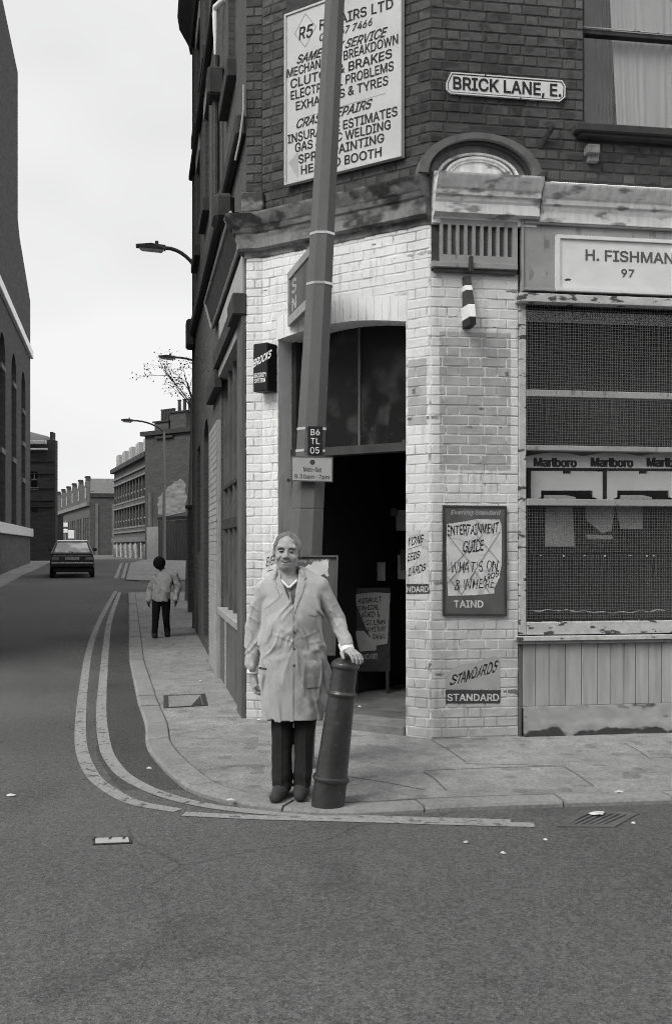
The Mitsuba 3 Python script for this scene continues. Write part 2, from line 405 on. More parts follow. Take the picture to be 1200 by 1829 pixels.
mat('m_column', lambda p: 0.125 * (0.75 + 0.3 * FBM(p.x * 12, p.y * 12, p.z * 1.6, 3) + 0.15 * N3(p.x * 150, p.y * 150, p.z * 150)), 0.7)
mat('m_lamppost', 0.22, 0.7); mat('m_lampdark', 0.06, 0.6); mat('m_lens', 0.5, 0.3)
mat('m_iron', lambda p: 0.028 * (0.5 + 1.0 * FBM(p.x * 16, p.y * 16, p.z * 10, 3)) + 0.022 * SS(0.66, 0.78, FBM(p.x * 40, p.y * 40, p.z * 30, 3)), 0.36, spec=0.7, bump=(0.0012, lambda p: FBM(p.x * 50, p.y * 50, p.z * 50, 3)))
mat('m_castdark', lambda p: 0.035 * (0.6 + 0.8 * N3(p.x * 40, p.y * 40, p.z * 40)), 0.6)
mat('m_wire', 0.18, 0.6); mat('m_curtain', lambda p: 0.37 * (0.75 + 0.35 * FBM(p.x * 30, p.y * 30, p.z * 1.2, 3)), 0.9)
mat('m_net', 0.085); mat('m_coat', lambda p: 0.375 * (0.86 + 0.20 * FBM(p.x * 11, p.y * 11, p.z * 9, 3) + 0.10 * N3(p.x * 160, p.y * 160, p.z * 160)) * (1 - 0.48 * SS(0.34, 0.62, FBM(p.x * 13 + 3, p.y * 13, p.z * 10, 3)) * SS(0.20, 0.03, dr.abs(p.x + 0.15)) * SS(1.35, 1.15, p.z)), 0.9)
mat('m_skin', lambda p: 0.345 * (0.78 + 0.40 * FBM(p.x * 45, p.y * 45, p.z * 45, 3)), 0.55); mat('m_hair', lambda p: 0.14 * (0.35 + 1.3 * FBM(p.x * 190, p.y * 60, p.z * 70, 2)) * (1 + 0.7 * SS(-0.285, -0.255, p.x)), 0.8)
mat('m_brow', 0.085, 0.9); mat('m_lip', 0.05, 0.7); mat('m_shirt', 0.75, 0.9); mat('m_jumper', lambda p: 0.13 * (0.8 + 0.4 * N3(p.x * 150, p.y * 150, p.z * 150)), 0.95)
mat('m_trousers', lambda p: 0.016 * (0.8 + 0.5 * FBM(p.x * 30, p.y * 30, p.z * 4, 3)), 0.9); mat('m_shoe', 0.040, 0.8)
mat('m_jacket', lambda p: 0.46 * (0.75 + 0.45 * FBM(p.x * 8, p.y * 8, p.z * 6, 3)), 0.8); mat('m_blackcloth', 0.010, 0.95); mat('m_darkskin', 0.06, 0.7)
mat('m_carpaint', 0.012, 0.25, spec=0.6); mat('m_tyre', 0.012, 0.9); mat('m_chrome', 0.6, 0.25, metallic=1.0); mat('m_carglass', lambda p: 0.42 + 0.4 * SS(0.45, 0.7, FBM(p.x * 2.5, p.y * 2.5, p.z * 4, 2)), 0.25, spec=0.6); mat('m_lampred', 0.16, 0.3)
mat('m_farbrick', lambda p: 0.075 * (0.6 + 0.8 * FBM(p.x * 3, p.y * 3, p.z * 8, 3)), 0.95); mat('m_farbrick2', lambda p: 0.060 * (0.6 + 0.8 * FBM(p.x * 3, p.y * 3, p.z * 8, 3)), 0.95)
mat('m_farpale', lambda p: 0.14 * (0.7 + 0.6 * FBM(p.x * 2, p.y * 2, p.z * 3, 3)), 0.95); mat('m_slate', lambda p: 0.13 * (0.75 + 0.5 * FBM(p.x * 3, p.y * 3, p.z * 6, 3)), 0.7)
mat('m_render', lambda p: 0.24 * (0.25 + 1.3 * FBM(p.x * 2.3, p.y * 2.3, p.z * 6.1, 5)), 0.95); mat('m_wood', lambda p: 0.085 * (0.6 + 0.8 * FBM(p.x * 9, p.y * 9, p.z * 1.0, 3)), 0.9)
mat('m_glassdark', 0.018, 0.12, spec=0.7); mat('m_dustydark', lambda p: 0.05 * (0.5 + FBM(p.x * 2, p.y * 2, p.z * 2.5, 3)), 0.9); mat('m_bark', 0.06, 0.95); mat('m_leaf', 0.07, 0.8)
scene['m_pane'] = {'type': 'thindielectric', 'int_ior': 1.5}

# ------------------------------------------------------------------ ground: level at the corner, the side street climbs away from the camera


GB = 0.04                                              # level of the road at the corner


def gz(y): return GB + float(np.clip(0.0185 * (y - 14.5), 0, 0.84))


KH = 0.04                                              # upstand of the kerb


def gpt(px, py, h=0.0):
    """The point of the ground (raised by h) that the photograph shows at this pixel."""
    s = (py - HY) / F; c = CH - GB - h; y = c / s
    if y > 14.5: y = (c + 0.0185 * 14.5) / (s + 0.0185)
    if y > 59.9: y = (c - 0.84) / max(s, 1e-4)
    return np.array([(px - CX) / F * y, y])


def sheet(poly, h, skirt=0.25):
    out = []
    for y0, y1 in ((-400, 14.5), (14.5, 59.905), (59.905, 1500)):
        c = poly.intersection(sbox(-900, y0, 900, y1))
        for g in getattr(c, 'geoms', [c]):
            if g.geom_type != 'Polygon' or g.area < 1e-6: continue
            v, f = trimesh.creation.triangulate_polygon(g, engine='earcut')
            V = np.array([[x, y, gz(y) + h] for x, y in v]); f = np.asarray(f)
            n = np.cross(V[f[:, 1]] - V[f[:, 0]], V[f[:, 2]] - V[f[:, 0]])[:, 2]
            f = np.where((n < 0)[:, None], f[:, ::-1], f)
            out.append((V, f))
            if skirt:
                for r in [g.exterior, *g.interiors]:
                    p = np.array(r.coords)
                    for a, b in zip(p[:-1], p[1:]):
                        P = np.array([[*a, gz(a[1]) + h], [*b, gz(b[1]) + h], [*b, gz(b[1]) + h - skirt], [*a, gz(a[1]) + h - skirt]])
                        out.append((P, np.array([[0, 1, 2], [0, 2, 3]])))
    return join(out)


structure('road', sheet(sbox(-800, -40, 800, 1400), 0.0, 0), 'm_asphalt')
KP = np.array([gpt(px, py, KH) for px, py in [(229, 1058), (231, 1175), (246, 1250), (259, 1290), (262, 1328), (290, 1365), (315, 1388), (345, 1408), (421, 1430), (500, 1441), (620, 1447), (855, 1436), (1190, 1426)]])
KP = np.vstack([KP, KP[-1] + [12, 1.4]])
kl = LineString(KP[:3].tolist() + spline(KP[2:-1], 6)[1:].tolist() + [KP[-1].tolist()])
far = FRL.up(-24.0, 0)[:2]
ring = Polygon(list(kl.coords) + [(16, 30), (8, 32), (far[0] + 3, KP[0][1] + 0.2)])
inner = ring.difference(kl.buffer(0.205, cap_style='flat'))
structure('pavement', sheet(inner, KH), 'm_paving')
# kerb stones one by one along the edge
s, L = 0.0, kl.length
KSIDE = -1.0                                           # the pavement lies to the left of the kerb line
while s < L - 0.3:
    ln = random.choice([0.72, 0.9, 0.9, 1.05]) if s > 17 else 1.6
    e = min(s + ln, L); ss = np.linspace(s + 0.006, e - 0.006, 5)
    P = np.array([kl.interpolate(q).coords[0] for q in ss])
    D = np.array([np.array(kl.interpolate(min(q + 0.05, L)).coords[0]) - np.array(kl.interpolate(max(q - 0.05, 0)).coords[0]) for q in ss]); D /= np.linalg.norm(D, axis=1, keepdims=True)
    Nn = np.stack([D[:, 1], -D[:, 0]], 1)
    Nn = Nn * KSIDE
    rise = random.uniform(-0.006, 0.008); rows = []
    for p, n in zip(P, Nn):
        g = gz(p[1])
        rows.append([[*p, g - 0.2], [*p, g + KH + rise - 0.018], [*(p + n * 0.018), g + KH + rise], [*(p + n * 0.19), g + KH + rise], [*(p + n * 0.2), g + KH + rise - 0.012], [*(p + n * 0.2), g - 0.2]])
    V = np.array(rows).reshape(-1, 3); f = []
    for a in range(4):
        for b in range(5): f += [[a * 6 + b, a * 6 + b + 1, a * 6 + b + 7], [a * 6 + b, a * 6 + b + 7, a * 6 + b + 6]]
    for o in (0, 24): f += [[o, o + k, o + k + 1] for k in range(1, 5)]
    part('pavement', 'kerb_stone', (V, np.array(f)), 'm_kerb')
    s = e


def ribbon(pts, width, h, seg=6):
    c = LineString(spline(pts, seg)); return sheet(c.buffer(width / 2, cap_style='flat'), h, 0)


out1 = [gpt(*q) for q in [(207, 1056), (180, 1105), (160, 1160), (149, 1230), (144, 1290), (146, 1340), (165, 1385), (200, 1415), (245, 1436), (318, 1449)]]
out2 = [gpt(*q) for q in [(328, 1455), (450, 1461), (600, 1465), (800, 1471), (954, 1475)]]
in1 = [gpt(*q) for q in [(214, 1058), (197, 1105), (189, 1160), (183, 1230), (181, 1280), (188, 1335), (205, 1368), (232, 1393), (290, 1420), (370, 1440), (480, 1453), (620, 1460), (800, 1466), (912, 1469)]]
for pts in (out1, out2, in1): part('road', 'yellow_line', ribbon(pts, 0.10, 0.004), 'm_line')
for dx in (0, 0.55):
    a = np.array(gpt(207 + dx * 22, 1033)); b = np.array(gpt(217 + dx * 18, 1006))
    part('road', 'yellow_line', ribbon([a, (a + b) / 2, b], 0.13, 0.004), 'm_line')
part('road', 'white_line', ribbon([gpt(80, 1053), gpt(102, 1052.6), gpt(126, 1052.3)], 0.10, 0.004, 2), 'm_line')
strip = kl.buffer(0.40, cap_style='flat').difference(ring.buffer(0.01)).intersection(sbox(-20, 7.2, -0.62, 40))
part('road', 'gutter_strip', sheet(strip, 0.002, 0), 'm_gutter')
# the pavement across the side street, and the left-hand pavement
q0, q1 = gpt(232, 1035, KH), gpt(238, 1005, KH)
n_rt = Polygon([tuple(q0), (q0[0] + 0.5, q0[1] - 0.5), (30, q0[1] + 5), (40, 95), (-14.5, 95), tuple(q1)])
structure('side_pavement', sheet(n_rt, KH), 'm_paving')
part('side_pavement', 'kerb_edge', sheet(LineString([(30, q0[1] + 5), (q0[0] + 0.5, q0[1] - 0.5), tuple(q0), tuple(q1)]).buffer(0.14).difference(n_rt.buffer(-0.14)), KH + 0.004), 'm_kerb')
l0, l1 = gpt(12, 1037, KH), gpt(66, 1012, KH)
dl = (l1 - l0) / np.linalg.norm(l1 - l0)
n_lf = Polygon([tuple(l0 - dl * 42), tuple(l0 + dl * 46), (-40, 90), (-40, -5)])
structure('footway', sheet(n_lf, KH), 'm_paving')
part('footway', 'kerb_edge', sheet(LineString([tuple(l0 - dl * 42), tuple(l0 + dl * 46)]).buffer(0.16, cap_style='flat'), KH + 0.004), 'm_kerb')
# joints of the flags and a patched trench in the pavement
for a, b in (((237, 1328), (448, 1288)), ((770, 1322), (832, 1362)), ((832, 1365), (1000, 1369)), ((1003, 1368), (1060, 1405)), ((757, 1379), (797, 1412)), ((760, 1377), (1000, 1369)), ((1115, 1328), (1160, 1355)), ((1160, 1355), (1260, 1353)), ((605, 1385), (760, 1412))):
    p, q = gpt(*a, KH), gpt(*b, KH)
    part('pavement', 'joint', sheet(LineString([tuple(p), tuple((p + q) / 2 + [0.01, 0.02]), tuple(q)]).buffer(0.0045, cap_style='flat'), KH + 0.0025, 0), 'm_joint')
cov = Polygon([tuple(gpt(*q, KH)) for q in ((292, 1243), (366, 1240), (372, 1261), (292, 1266))])
k = thing('pavement_cover', 'flush rectangular cover with dark ends set in the narrow side pavement', 'access cover')
part(k, 'frame', sheet(cov.difference(cov.buffer(-0.05)), KH + 0.006, 0.004), 'm_castdark')
mx = cov.centroid
part(k, 'lid', sheet(cov.buffer(-0.055), KH + 0.005, 0.004), 'm_kerb')
part(k, 'end_plate', sheet(cov.buffer(-0.06).intersection(sbox(mx.x + 0.12, 0, 5, 20)), KH + 0.009, 0.004), 'm_castdark')
# drain grating
g4 = [gpt(*q) for q in ((1004, 1477), (1092, 1478), (1132, 1456), (1046, 1451))]
gp = Polygon([tuple(q) for q in g4])
k = thing('drain_grating', 'iron drain grating with slanting bars in the gutter beside the right-hand kerb', 'drain')
part(k, 'frame', sheet(gp.buffer(0.02, join_style='mitre').difference(gp.buffer(-0.025)), 0.008, 0.02), 'm_midpaint')
part(k, 'pit', sheet(gp, 0.002, 0), 'm_black')
for t in np.linspace(-0.15, 1.0, 9):
    a = g4[0] + (g4[1] - g4[0]) * t; b = g4[3] + (g4[2] - g4[3]) * (t + 0.12)
    bar = LineString([tuple(a), tuple(b)]).buffer(0.011, cap_style='flat').intersection(gp.buffer(-0.02))
    if bar.area > 1e-4: part(k, 'bar', sheet(bar, 0.008, 0.007), 'm_midpaint')
hy = Polygon([tuple(gpt(*q)) for q in ((165, 1499), (233, 1497), (236, 1508), (166, 1511))])
k = thing('road_box_cover', 'small pale lidded surface box sunk in the road at lower left', 'access cover')
part(k, 'frame', sheet(hy.difference(hy.buffer(-0.012)), 0.008, 0.02), 'm_castdark')
part(k, 'lid', sheet(hy.buffer(-0.014), 0.009, 0.01), 'm_palegrey')
for t in (0.08, 0.5, 0.86):
    c = np.array(hy.exterior.coords[0]) * (1 - t) + np.array(hy.exterior.coords[1]) * t
    part(k, 'rib', sheet(LineString([tuple(c), tuple(c - [0, 0.05])]).buffer(0.006), 0.013, 0.004), 'm_castdark')


def litter(px, py, size, label, z=0.0, mat_='m_paper', group=None):
    c = gpt(px, py, z); z = z + gz(c[1]); n = 9; a = np.linspace(0, 2 * np.pi, n, endpoint=False)
    r = size * (0.5 + 0.5 * RNG.random(n)); V = [[c[0], c[1], z + 0.012 + size * 0.2]]
    for q in range(n): V.append([c[0] + r[q] * math.cos(a[q]), c[1] + r[q] * math.sin(a[q]) * 0.8, z + 0.004 + size * 0.28 * RNG.random()])
    V = np.array(V); f = [[0, 1 + q, 1 + (q + 1) % n] for q in range(n)]
    top = np.array(f); V2 = V - [0, 0, 0.003]
    V2[:, 2] = np.maximum(V2[:, 2], z + 0.0005)
    e = [[1 + q, n + 2 + q, n + 2 + (q + 1) % n] for q in range(n)] + [[1 + q, n + 2 + (q + 1) % n, 1 + (q + 1) % n] for q in range(n)]
    single('litter', label, 'litter', (np.vstack([V, V2]), np.vstack([top, top[:, ::-1] + n + 1, e])), mat_, group=group)


litter(412, 1431, 0.032, 'crumpled white paper on the kerb to the left of the old man', KH, 'm_paper')
litter(1065, 1456, 0.06, 'tangle of white rubbish lying on the drain grating', 0.012, 'm_paper')
litter(1131, 1472, 0.017, 'small white scrap of paper to the right of the drain grating', 0.0, 'm_paper')
litter(267, 1374, 0.028, 'long pale scrap lying between the yellow lines and the curved kerb', 0.0)
litter(20, 1423, 0.035, 'white scrap of paper in the road at the far left edge', 0.0, 'm_paper')
litter(832, 1507, 0.022, 'pale flattened scrap in the road, left one of the pair below the yellow lines', 0.0)
litter(898, 1526, 0.020, 'pale flattened scrap in the road, lowest one on the right', 0.0)
litter(974, 1502, 0.014, 'tiny pale scrap in the road below the end of the yellow lines', 0.0)
litter(358, 1217, 0.02, 'small white scrap on the side pavement at the foot of the dark wall', KH, 'm_white')
litter(462, 1287, 0.02, 'small white scrap at the foot of the painted brick corner pier', KH, 'm_white')
litter(642, 1263, 0.018, 'tiny white scrap just inside the shop doorway', 0.118, 'm_white')
litter(1104, 1417, 0.035, 'thin pale strip of paper on the pavement above the drain grating', KH)

# ------------------------------------------------------------------ the corner building
b_ = thing('corner_building', 'old brick corner shop building with white painted ground floor and canted doorway', 'building')
ZC = 4.80                                            # top of the cornice
TOPZ = 11.2
uj0, uj1 = FRC.hit(497, 900)[0], FRC.hit(725, 900)[0]   # door jambs
arch = Polygon([(uj0, -1), (uj1, -1)] + [(uj1 + (uj0 - uj1) * t, 3.60 + 0.075 * math.sin(math.pi * t)) for t in np.linspace(0, 1, 13)])
upp = FRR.hit(925, 1000)[0]                             # right end of the painted pier
wu0, wz0 = FRR.hit(1041, 228); wu1, wz1 = wu0 + 1.15, 6.95
midz = 1.0
R_wall = sbox(0, 0.0, upp, ZC - 0.1).union(sbox(0, ZC - 0.15, 7.5, TOPZ)).difference(sbox(wu0, wz0, wu1, wz1)).difference(sbox(wu0, 8.6, wu1, 10.3))
part(b_, 'wall', FRR.poly(R_wall, -0.32, 0.0), 'm_wall')
part(b_, 'wall', FRC.poly(sbox(0, 4.461, LC, TOPZ), -0.32, 0.0), 'm_wall'); part(b_, 'lower_wall', FRC.poly(sbox(0, 0.0, LC, 4.46).difference(arch), -0.32, 0.0), 'm_painted')
part(b_, 'wall', FRK.poly(sbox(0, 0.0, LK, TOPZ), -0.32, 0.0), 'm_wall')
S0, S1, S2, S3 = 0.5, 3.15, 4.7, 10.3
side = sbox(-S3, 0, 0, TOPZ).difference(sbox(-S1, 0.0, -S0, 3.85)).difference(sbox(-6.9, 0.3, -5.7, 3.3).union(affinity.translate(affinity.scale(Point(0, 0).buffer(0.6), 1, 0.55), -6.3, 3.3)))
for s0, z0 in ((1.15, 6.75), (5.6, 6.75), (1.15, 8.95), (5.6, 8.95), (8.0, 8.95), (8.0, 6.75)):
    side = side.difference(sbox(-s0 - 0.95, z0, -s0, z0 + 1.55))
side = side.difference(sbox(-8.9, 1.6, -7.9, 3.4))
part(b_, 'side_wall', FRL.poly(side, -0.32, 0.0), 'm_sidewall')
# back of the building, floors and roof close the volume
fe = FRL.up(-S3, 0)[:2]; re = FRR.up(7.5, 0)[:2]
foot = Polygon([tuple(fe), tuple(B0), tuple(B), tuple(A), tuple(re), (re[0] - 1.5, 20.0)])
ins = foot.buffer(-0.33, join_style='mitre')
for nm, zz, th in (('upper_floor', 4.45, 0.15), ('roof', TOPZ - 0.02, 0.2)):
    v, f = trimesh.creation.triangulate_polygon(foot.buffer(-0.30, join_style='mitre') if nm == 'upper_floor' else foot.buffer(0.05), engine='earcut')
    part(b_, nm, join([(np.column_stack([v, np.full(len(v), zz)]), f), (np.column_stack([v, np.full(len(v), zz + th)]), f)]), 'm_interior' if nm == 'upper_floor' else 'm_slate')
Fb = Frame((re[0] - 1.5, 20.0), (fe[0] - re[0] + 1.5, fe[1] - 20.0))
part(b_, 'back_wall', join([Fb.box(0, float(np.hypot(fe[0] - re[0] + 1.5, fe[1] - 20)) - 0.02, -0.3, 0, 0, TOPZ), Frame(re, (-1.5, 20 - re[1])).box(0.02, 11, -0.3, 0, 0, TOPZ)]), 'm_wall')
# inside of the shop
vi, fi = trimesh.creation.triangulate_polygon(ins, engine='earcut')
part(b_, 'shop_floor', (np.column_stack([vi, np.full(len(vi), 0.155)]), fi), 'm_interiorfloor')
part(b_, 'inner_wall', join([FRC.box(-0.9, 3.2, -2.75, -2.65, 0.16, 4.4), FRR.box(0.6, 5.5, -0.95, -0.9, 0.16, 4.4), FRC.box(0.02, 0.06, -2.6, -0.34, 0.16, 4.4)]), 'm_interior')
for zz in (0.75, 1.15, 1.55, 1.95, 2.35):
    part(b_, 'shelf', FRC.box(0.72, 1.55, -1.64, -1.40, zz, zz + 0.02), 'm_darkpaint')
    row = []
    x = 0.78
    while x < 1.42:
        w = random.uniform(0.05, 0.16); h = random.uniform(0.10, 0.30)
        if random.random() < 0.7: row.append(FRC.box(x, x + w, -1.60, -1.44, zz + 0.03, zz + 0.03 + h))
        x += w + 0.03
    part(b_, 'shelf_stock', join(row), 'm_midpaint', kind='stuff')

for q in range(16):
    u, z, w = random.uniform(0.10, 0.74), random.uniform(1.1, 2.2), random.uniform(0.07, 0.15)
    part(b_, 'hanging_stock', FRC.box(u, min(u + w, 1.53), -1.75 - 0.02 * q, -1.744 - 0.02 * q, z, z + random.uniform(0.08, 0.26), 0.002), random.choice(['m_palegrey', 'm_palegrey', 'm_midpaint']))

# ---- bricks
CLIP = {}


def brick_dict(ln, hh, matn, var):
    key = (round(ln / 0.006), matn, var, hh)
    if key not in CLIP:
        r = np.random.default_rng(hash(key) % 1000 if False else (key[0] * 31 + var * 7) % 997)
        v, f = cbox(-ln / 2, ln / 2, -0.02, 0.02, -hh / 2, hh / 2, 0.006 if matn[2] == 'b' else 0.005)
        v = v + r.normal(0, 0.0009, v.shape)
        CLIP[key] = (v, f), mikit.ply((v, f), matn)
    return CLIP[key]


def lay(fr, u0, u1, z0, z1, course, joint, cuts, shift=0, head=0.1025, stretch=0.215):
    """Courses of stretchers and headers, one after the other, cut at openings: (u0, u1, z0, z1) of each brick."""
    out = []; n = int((z1 - z0) / course)
    for c in range(n):
        za = z0 + c * course + joint / 2; zb = za + course - joint
        x = u0 - (0.08 if (c + shift) % 2 else 0.0) - random.uniform(0, 0.015); k = (c + shift) % 2
        while x < u1:
            w = stretch if (k % 2) else head; k += 1
            spans = [(max(x, u0), min(x + w, u1))]; x += w + joint
            for cut in cuts:
                cc = cut(za, zb)
                if cc is None: continue
                spans = [t for a, b in spans for t in ((a, min(b, cc[0])), (max(a, cc[1]), b)) if t[1] - t[0] > 0.03]
            out += [(a, b, za, zb) for a, b in spans if b - a > 0.03]
    return out


def rect_cut(u0, u1, z0, z1): return lambda a, b: (u0, u1) if b > z0 and a < z1 else None


def wallbricks(groups, holder, name, mats, proud, limit, joined, seen):
    items = []
    for fr, bs in groups:
        for (a, b, za, zb) in bs:
            p = fr.up((a + b) / 2, (za + zb) / 2); px, py = CX + F * p[0] / p[1], HY - F * (p[2] - CH) / p[1]
            vis = seen(px, py); items.append((0 if vis else 1, p[1], fr, a, b, za, zb))
    items.sort(key=lambda t: t[:2])
    rest = []
    for q, (o, _, fr, a, b, za, zb) in enumerate(items):
        m = random.choice(mats); var = random.randrange(3); ln = round((b - a) / 0.006) * 0.006; hh = round(zb - za, 3)
        mesh, d = brick_dict(ln, hh, m, var)
        t = np.eye(4); t[:3, 3] = [(a + b) / 2, 0.02 - proud + random.uniform(-0.0013, 0.0013), (za + zb) / 2]
        an = random.gauss(0, 0.004); t[0, 0] = t[2, 2] = math.cos(an); t[0, 2] = -math.sin(an); t[2, 0] = math.sin(an)
        M = fr.M @ t
        if q < limit and o == 0: part(holder, name, d, m, to_world=mi.ScalarTransform4f(M))
        else: rest.append((m, moved(mesh, M)))
    for m in mats:
        r = [x for k, x in rest if k == m]
        if r: part(holder, joined, join(r), m, kind='stuff')


sgn_u0, sgn_z0 = FRC.hit(506, 332); sgn_u1 = FRC.hit(719, 285)[0]
ped_c, ped_zb = FRR.hit(855, 318, 0.05)
ped_rx, ped_rz = 0.50, 0.345


def ped_cut(za, zb):
    z = max((za + zb) / 2 - ped_zb, 0)
    return None if z > ped_rz else (ped_c - ped_rx * math.sqrt(1 - (z / ped_rz) ** 2), ped_c + ped_rx * math.sqrt(1 - (z / ped_rz) ** 2))


cr = 0.0865
up_R = lay(FRR, 0.0, 2.5, ZC + 0.01, 6.95, cr, 0.012, [rect_cut(wu0 - 0.004, wu1, wz0, wz1), rect_cut(wu0 - 0.06, wu1 + 0.06, wz0 - 0.11, wz0), ped_cut])
up_C = lay(FRC, 0.0, LC, ZC + 0.01, 6.95, cr, 0.012, [rect_cut(sgn_u0 + 0.04, sgn_u1 - 0.04, sgn_z0 + 0.06, 9)], 1)
up_K = lay(FRK, 0.0, LK, ZC + 0.20, 6.95, cr, 0.012, [], 0, 0.16, 0.16)
col_px = lambda y: 556 + (870 - y) * 0.048  # noqa: E731
seen_up = lambda px, py: -5 < py < 345 and px < 1195 and not (abs(px - col_px(py)) < 14) and not (790 < px < 1015 and 132 < py < 178)  # noqa: E731
wallbricks([(FRR, up_R), (FRC, up_C), (FRK, up_K)], b_, 'brick', ['m_brick0', 'm_brick1', 'm_brick2', 'm_brick3'], 0.009, 297, 'brickwork', seen_up)
cp = 0.0820
door_cut = lambda za, zb: (uj0, uj1) if za < 3.60 else None  # noqa: E731
cap_z0 = FRR.hit(850, 487)[1]
vo_cut = lambda za, zb: (uj0 - 0.02, uj1 + 0.02) if 3.60 <= zb and za < 3.80 else None  # noqa: E731
lo_R = lay(FRR, 0.0, upp, 0.085, cap_z0, cp, 0.008, [])
lo_C = lay(FRC, 0.0, LC, 0.085, 4.45, cp, 0.008, [door_cut, vo_cut], 1)
lo_K = lay(FRK, 0.0, LK, 0.085, 4.45, cp, 0.010, [], 0, 0.16, 0.16)
seen_lo = lambda px, py: not (abs(px - col_px(py)) < 22) and not (790 < px < 905 and 905 < py < 1100) and not (430 < px < 600 and py > 1060)  # noqa: E731
wallbricks([(FRR, lo_R), (FRC, lo_C), (FRK, lo_K)], b_, 'painted_brick', ['m_painted'], 0.0075, 297, 'painted_brickwork', seen_lo)
for fr, bs, nm in ((FRR, sbox(0, 0.08, upp, cap_z0), 'paint_coat'), (FRC, sbox(0, 0.08, LC, 4.46).difference(arch), 'paint_coat'), (FRK, sbox(0, 0.08, LK, 4.46), 'paint_coat')):
    part(b_, nm, fr.poly(bs, 0.0, 0.002), 'm_paintjoint')
for fr, bs in ((FRR, sbox(0, ZC, 3.0, 6.96).difference(sbox(wu0, wz0, wu1, wz1))), (FRC, sbox(0, ZC, LC, 6.96)), (FRK, sbox(0, ZC, LK, 6.96))):
    part(b_, 'mortar_bed', fr.poly(bs, 0.0, 0.0022), 'm_mortar')
# soldier course of the door arch
nv = 17
for q in range(nv):
    t0, t1 = (q + 0.025) / nv, (q + 0.975) / nv
    f0 = lambda t: (uj0 - 0.01 + (uj1 - uj0 + 0.02) * t, 3.60 + 0.075 * math.sin(math.pi * t))  # noqa: E731
    P = [f0(t0), f0(t1), (f0(t1)[0], f0(t1)[1] + 0.21), (f0(t0)[0], f0(t0)[1] + 0.21)]
    part(b_, 'arch_brick', FRC.poly(Polygon(P), -0.1, 0.0075), 'm_painted')

# ---- cornice, mitred along the three faces, breaking forward over the pilaster


def offset_path(P, w):
    out = []
    for k in range(len(P)):
        dirs = []
        if k > 0: dirs.append((P[k] - P[k - 1]) / np.linalg.norm(P[k] - P[k - 1]))
        if k < len(P) - 1: dirs.append((P[k + 1] - P[k]) / np.linalg.norm(P[k + 1] - P[k]))
        ns = [np.array([d[1], -d[0]]) for d in dirs]
        if len(ns) == 1: out.append(P[k] + ns[0] * w)
        else: out.append(P[k] + (ns[0] + ns[1]) / (1 + ns[0] @ ns[1]) * w)
    return np.array(out)


def sweep(P, prof, sub=1, rough=0.0, seed=0):
    P = np.array(P)
    if sub > 1:
        Q = [P[0]]
        for a, b in zip(P[:-1], P[1:]):
            m = max(1, int(np.linalg.norm(b - a) / 0.06)) if sub > 1 else 1
            Q += [a + (b - a) * t for t in np.linspace(0, 1, m + 1)[1:]]
        P = np.array(Q)
    rings = np.array([np.column_stack([offset_path(P, w), np.full(len(P), z)]) for w, z in prof])
    n, m = len(prof), len(P); V = rings.reshape(-1, 3); f = []
    if rough: V = V + (meshkit.fbm(V * 14, 3, seed)[:, None] - 0.5) * rough * [1, 1, 0.7]
    for a in range(n - 1):
        for b in range(m - 1): i0 = a * m + b; f += [[i0, i0 + 1, i0 + m + 1], [i0, i0 + m + 1, i0 + m]]
    for b in (0, m - 1):
        for a in range(1, n - 1): f.append([b, a * m + b, (a + 1) * m + b])
    return V, np.array(f)


z_ = lambda py: FRR.hit(855, py, 0.10)[1]  # noqa: E731
profile = [(0.0, z_(398)), (0.018, z_(397)), (0.018, z_(385)), (0.085, z_(381.5)), (0.085, z_(364)), (0.10, z_(360)), (0.105, z_(354)), (0.125, z_(352)), (0.135, z_(343)), (0.15, z_(341)), (0.17, z_(333)), (0.205, z_(324)), (0.21, z_(319)), (0.0, ZC + 0.03)]
Pk = FRL.up(-0.03, 0)[:2]
Ru = FRR.hit(962, 350, 0.1)[0]
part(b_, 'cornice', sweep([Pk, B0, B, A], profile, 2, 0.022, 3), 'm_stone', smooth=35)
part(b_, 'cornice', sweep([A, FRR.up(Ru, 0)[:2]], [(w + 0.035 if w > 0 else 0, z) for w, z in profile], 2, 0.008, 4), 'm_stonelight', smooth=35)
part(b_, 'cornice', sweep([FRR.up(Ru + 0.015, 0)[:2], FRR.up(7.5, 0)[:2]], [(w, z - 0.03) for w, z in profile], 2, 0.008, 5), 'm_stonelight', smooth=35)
part(b_, 'broken_stone', join([FRR.box(Ru - 0.03 + random.uniform(-.02, .02), Ru + 0.05 + random.uniform(-.02, .03), 0.02, 0.05 + 0.2 * t, ZC - 0.33 + 0.33 * t, ZC - 0.27 + 0.33 * t, 0.012) for t in np.linspace(0, 0.85, 8)]), 'm_soot')
# segmental pediment over the pilaster
ring_ = lambda rx, rz, n=28: [(ped_c + rx * math.cos(t), ped_zb + rz * math.sin(t)) for t in np.linspace(0, math.pi, n)]  # noqa: E731
Ro, Ri = (ped_rx + 0.035, ped_rz + 0.01), (ped_rx - 0.05, ped_rz - 0.04)
part(b_, 'pediment_arch', FRR.poly(Polygon(ring_(*Ro) + ring_(*Ri)[::-1]), 0.0, 0.13), 'm_archstone')
part(b_, 'pediment_arch', FRR.poly(Polygon(ring_(*Ri) + ring_(Ri[0] - 0.03, Ri[1] - 0.022)[::-1]), 0.0, 0.08), 'm_soot')
part(b_, 'pediment_shell', FRR.poly(Polygon(ring_(Ri[0], Ri[1])), 0.0, 0.025), 'm_stone')
for rr, w in ((0.36, 0.05), (0.30, 0.062), (0.27, 0.05)):
    part(b_, 'pediment_rib', FRR.poly(Polygon(ring_(rr, rr * 0.60) + ring_(rr - 0.025, rr * 0.60 - 0.018)[::-1]), 0.0, w), 'm_stonelight')
part(b_, 'pediment_panel', FRR.poly(Polygon(ring_(0.24, 0.142)), 0.0, 0.035), 'm_stonelight')
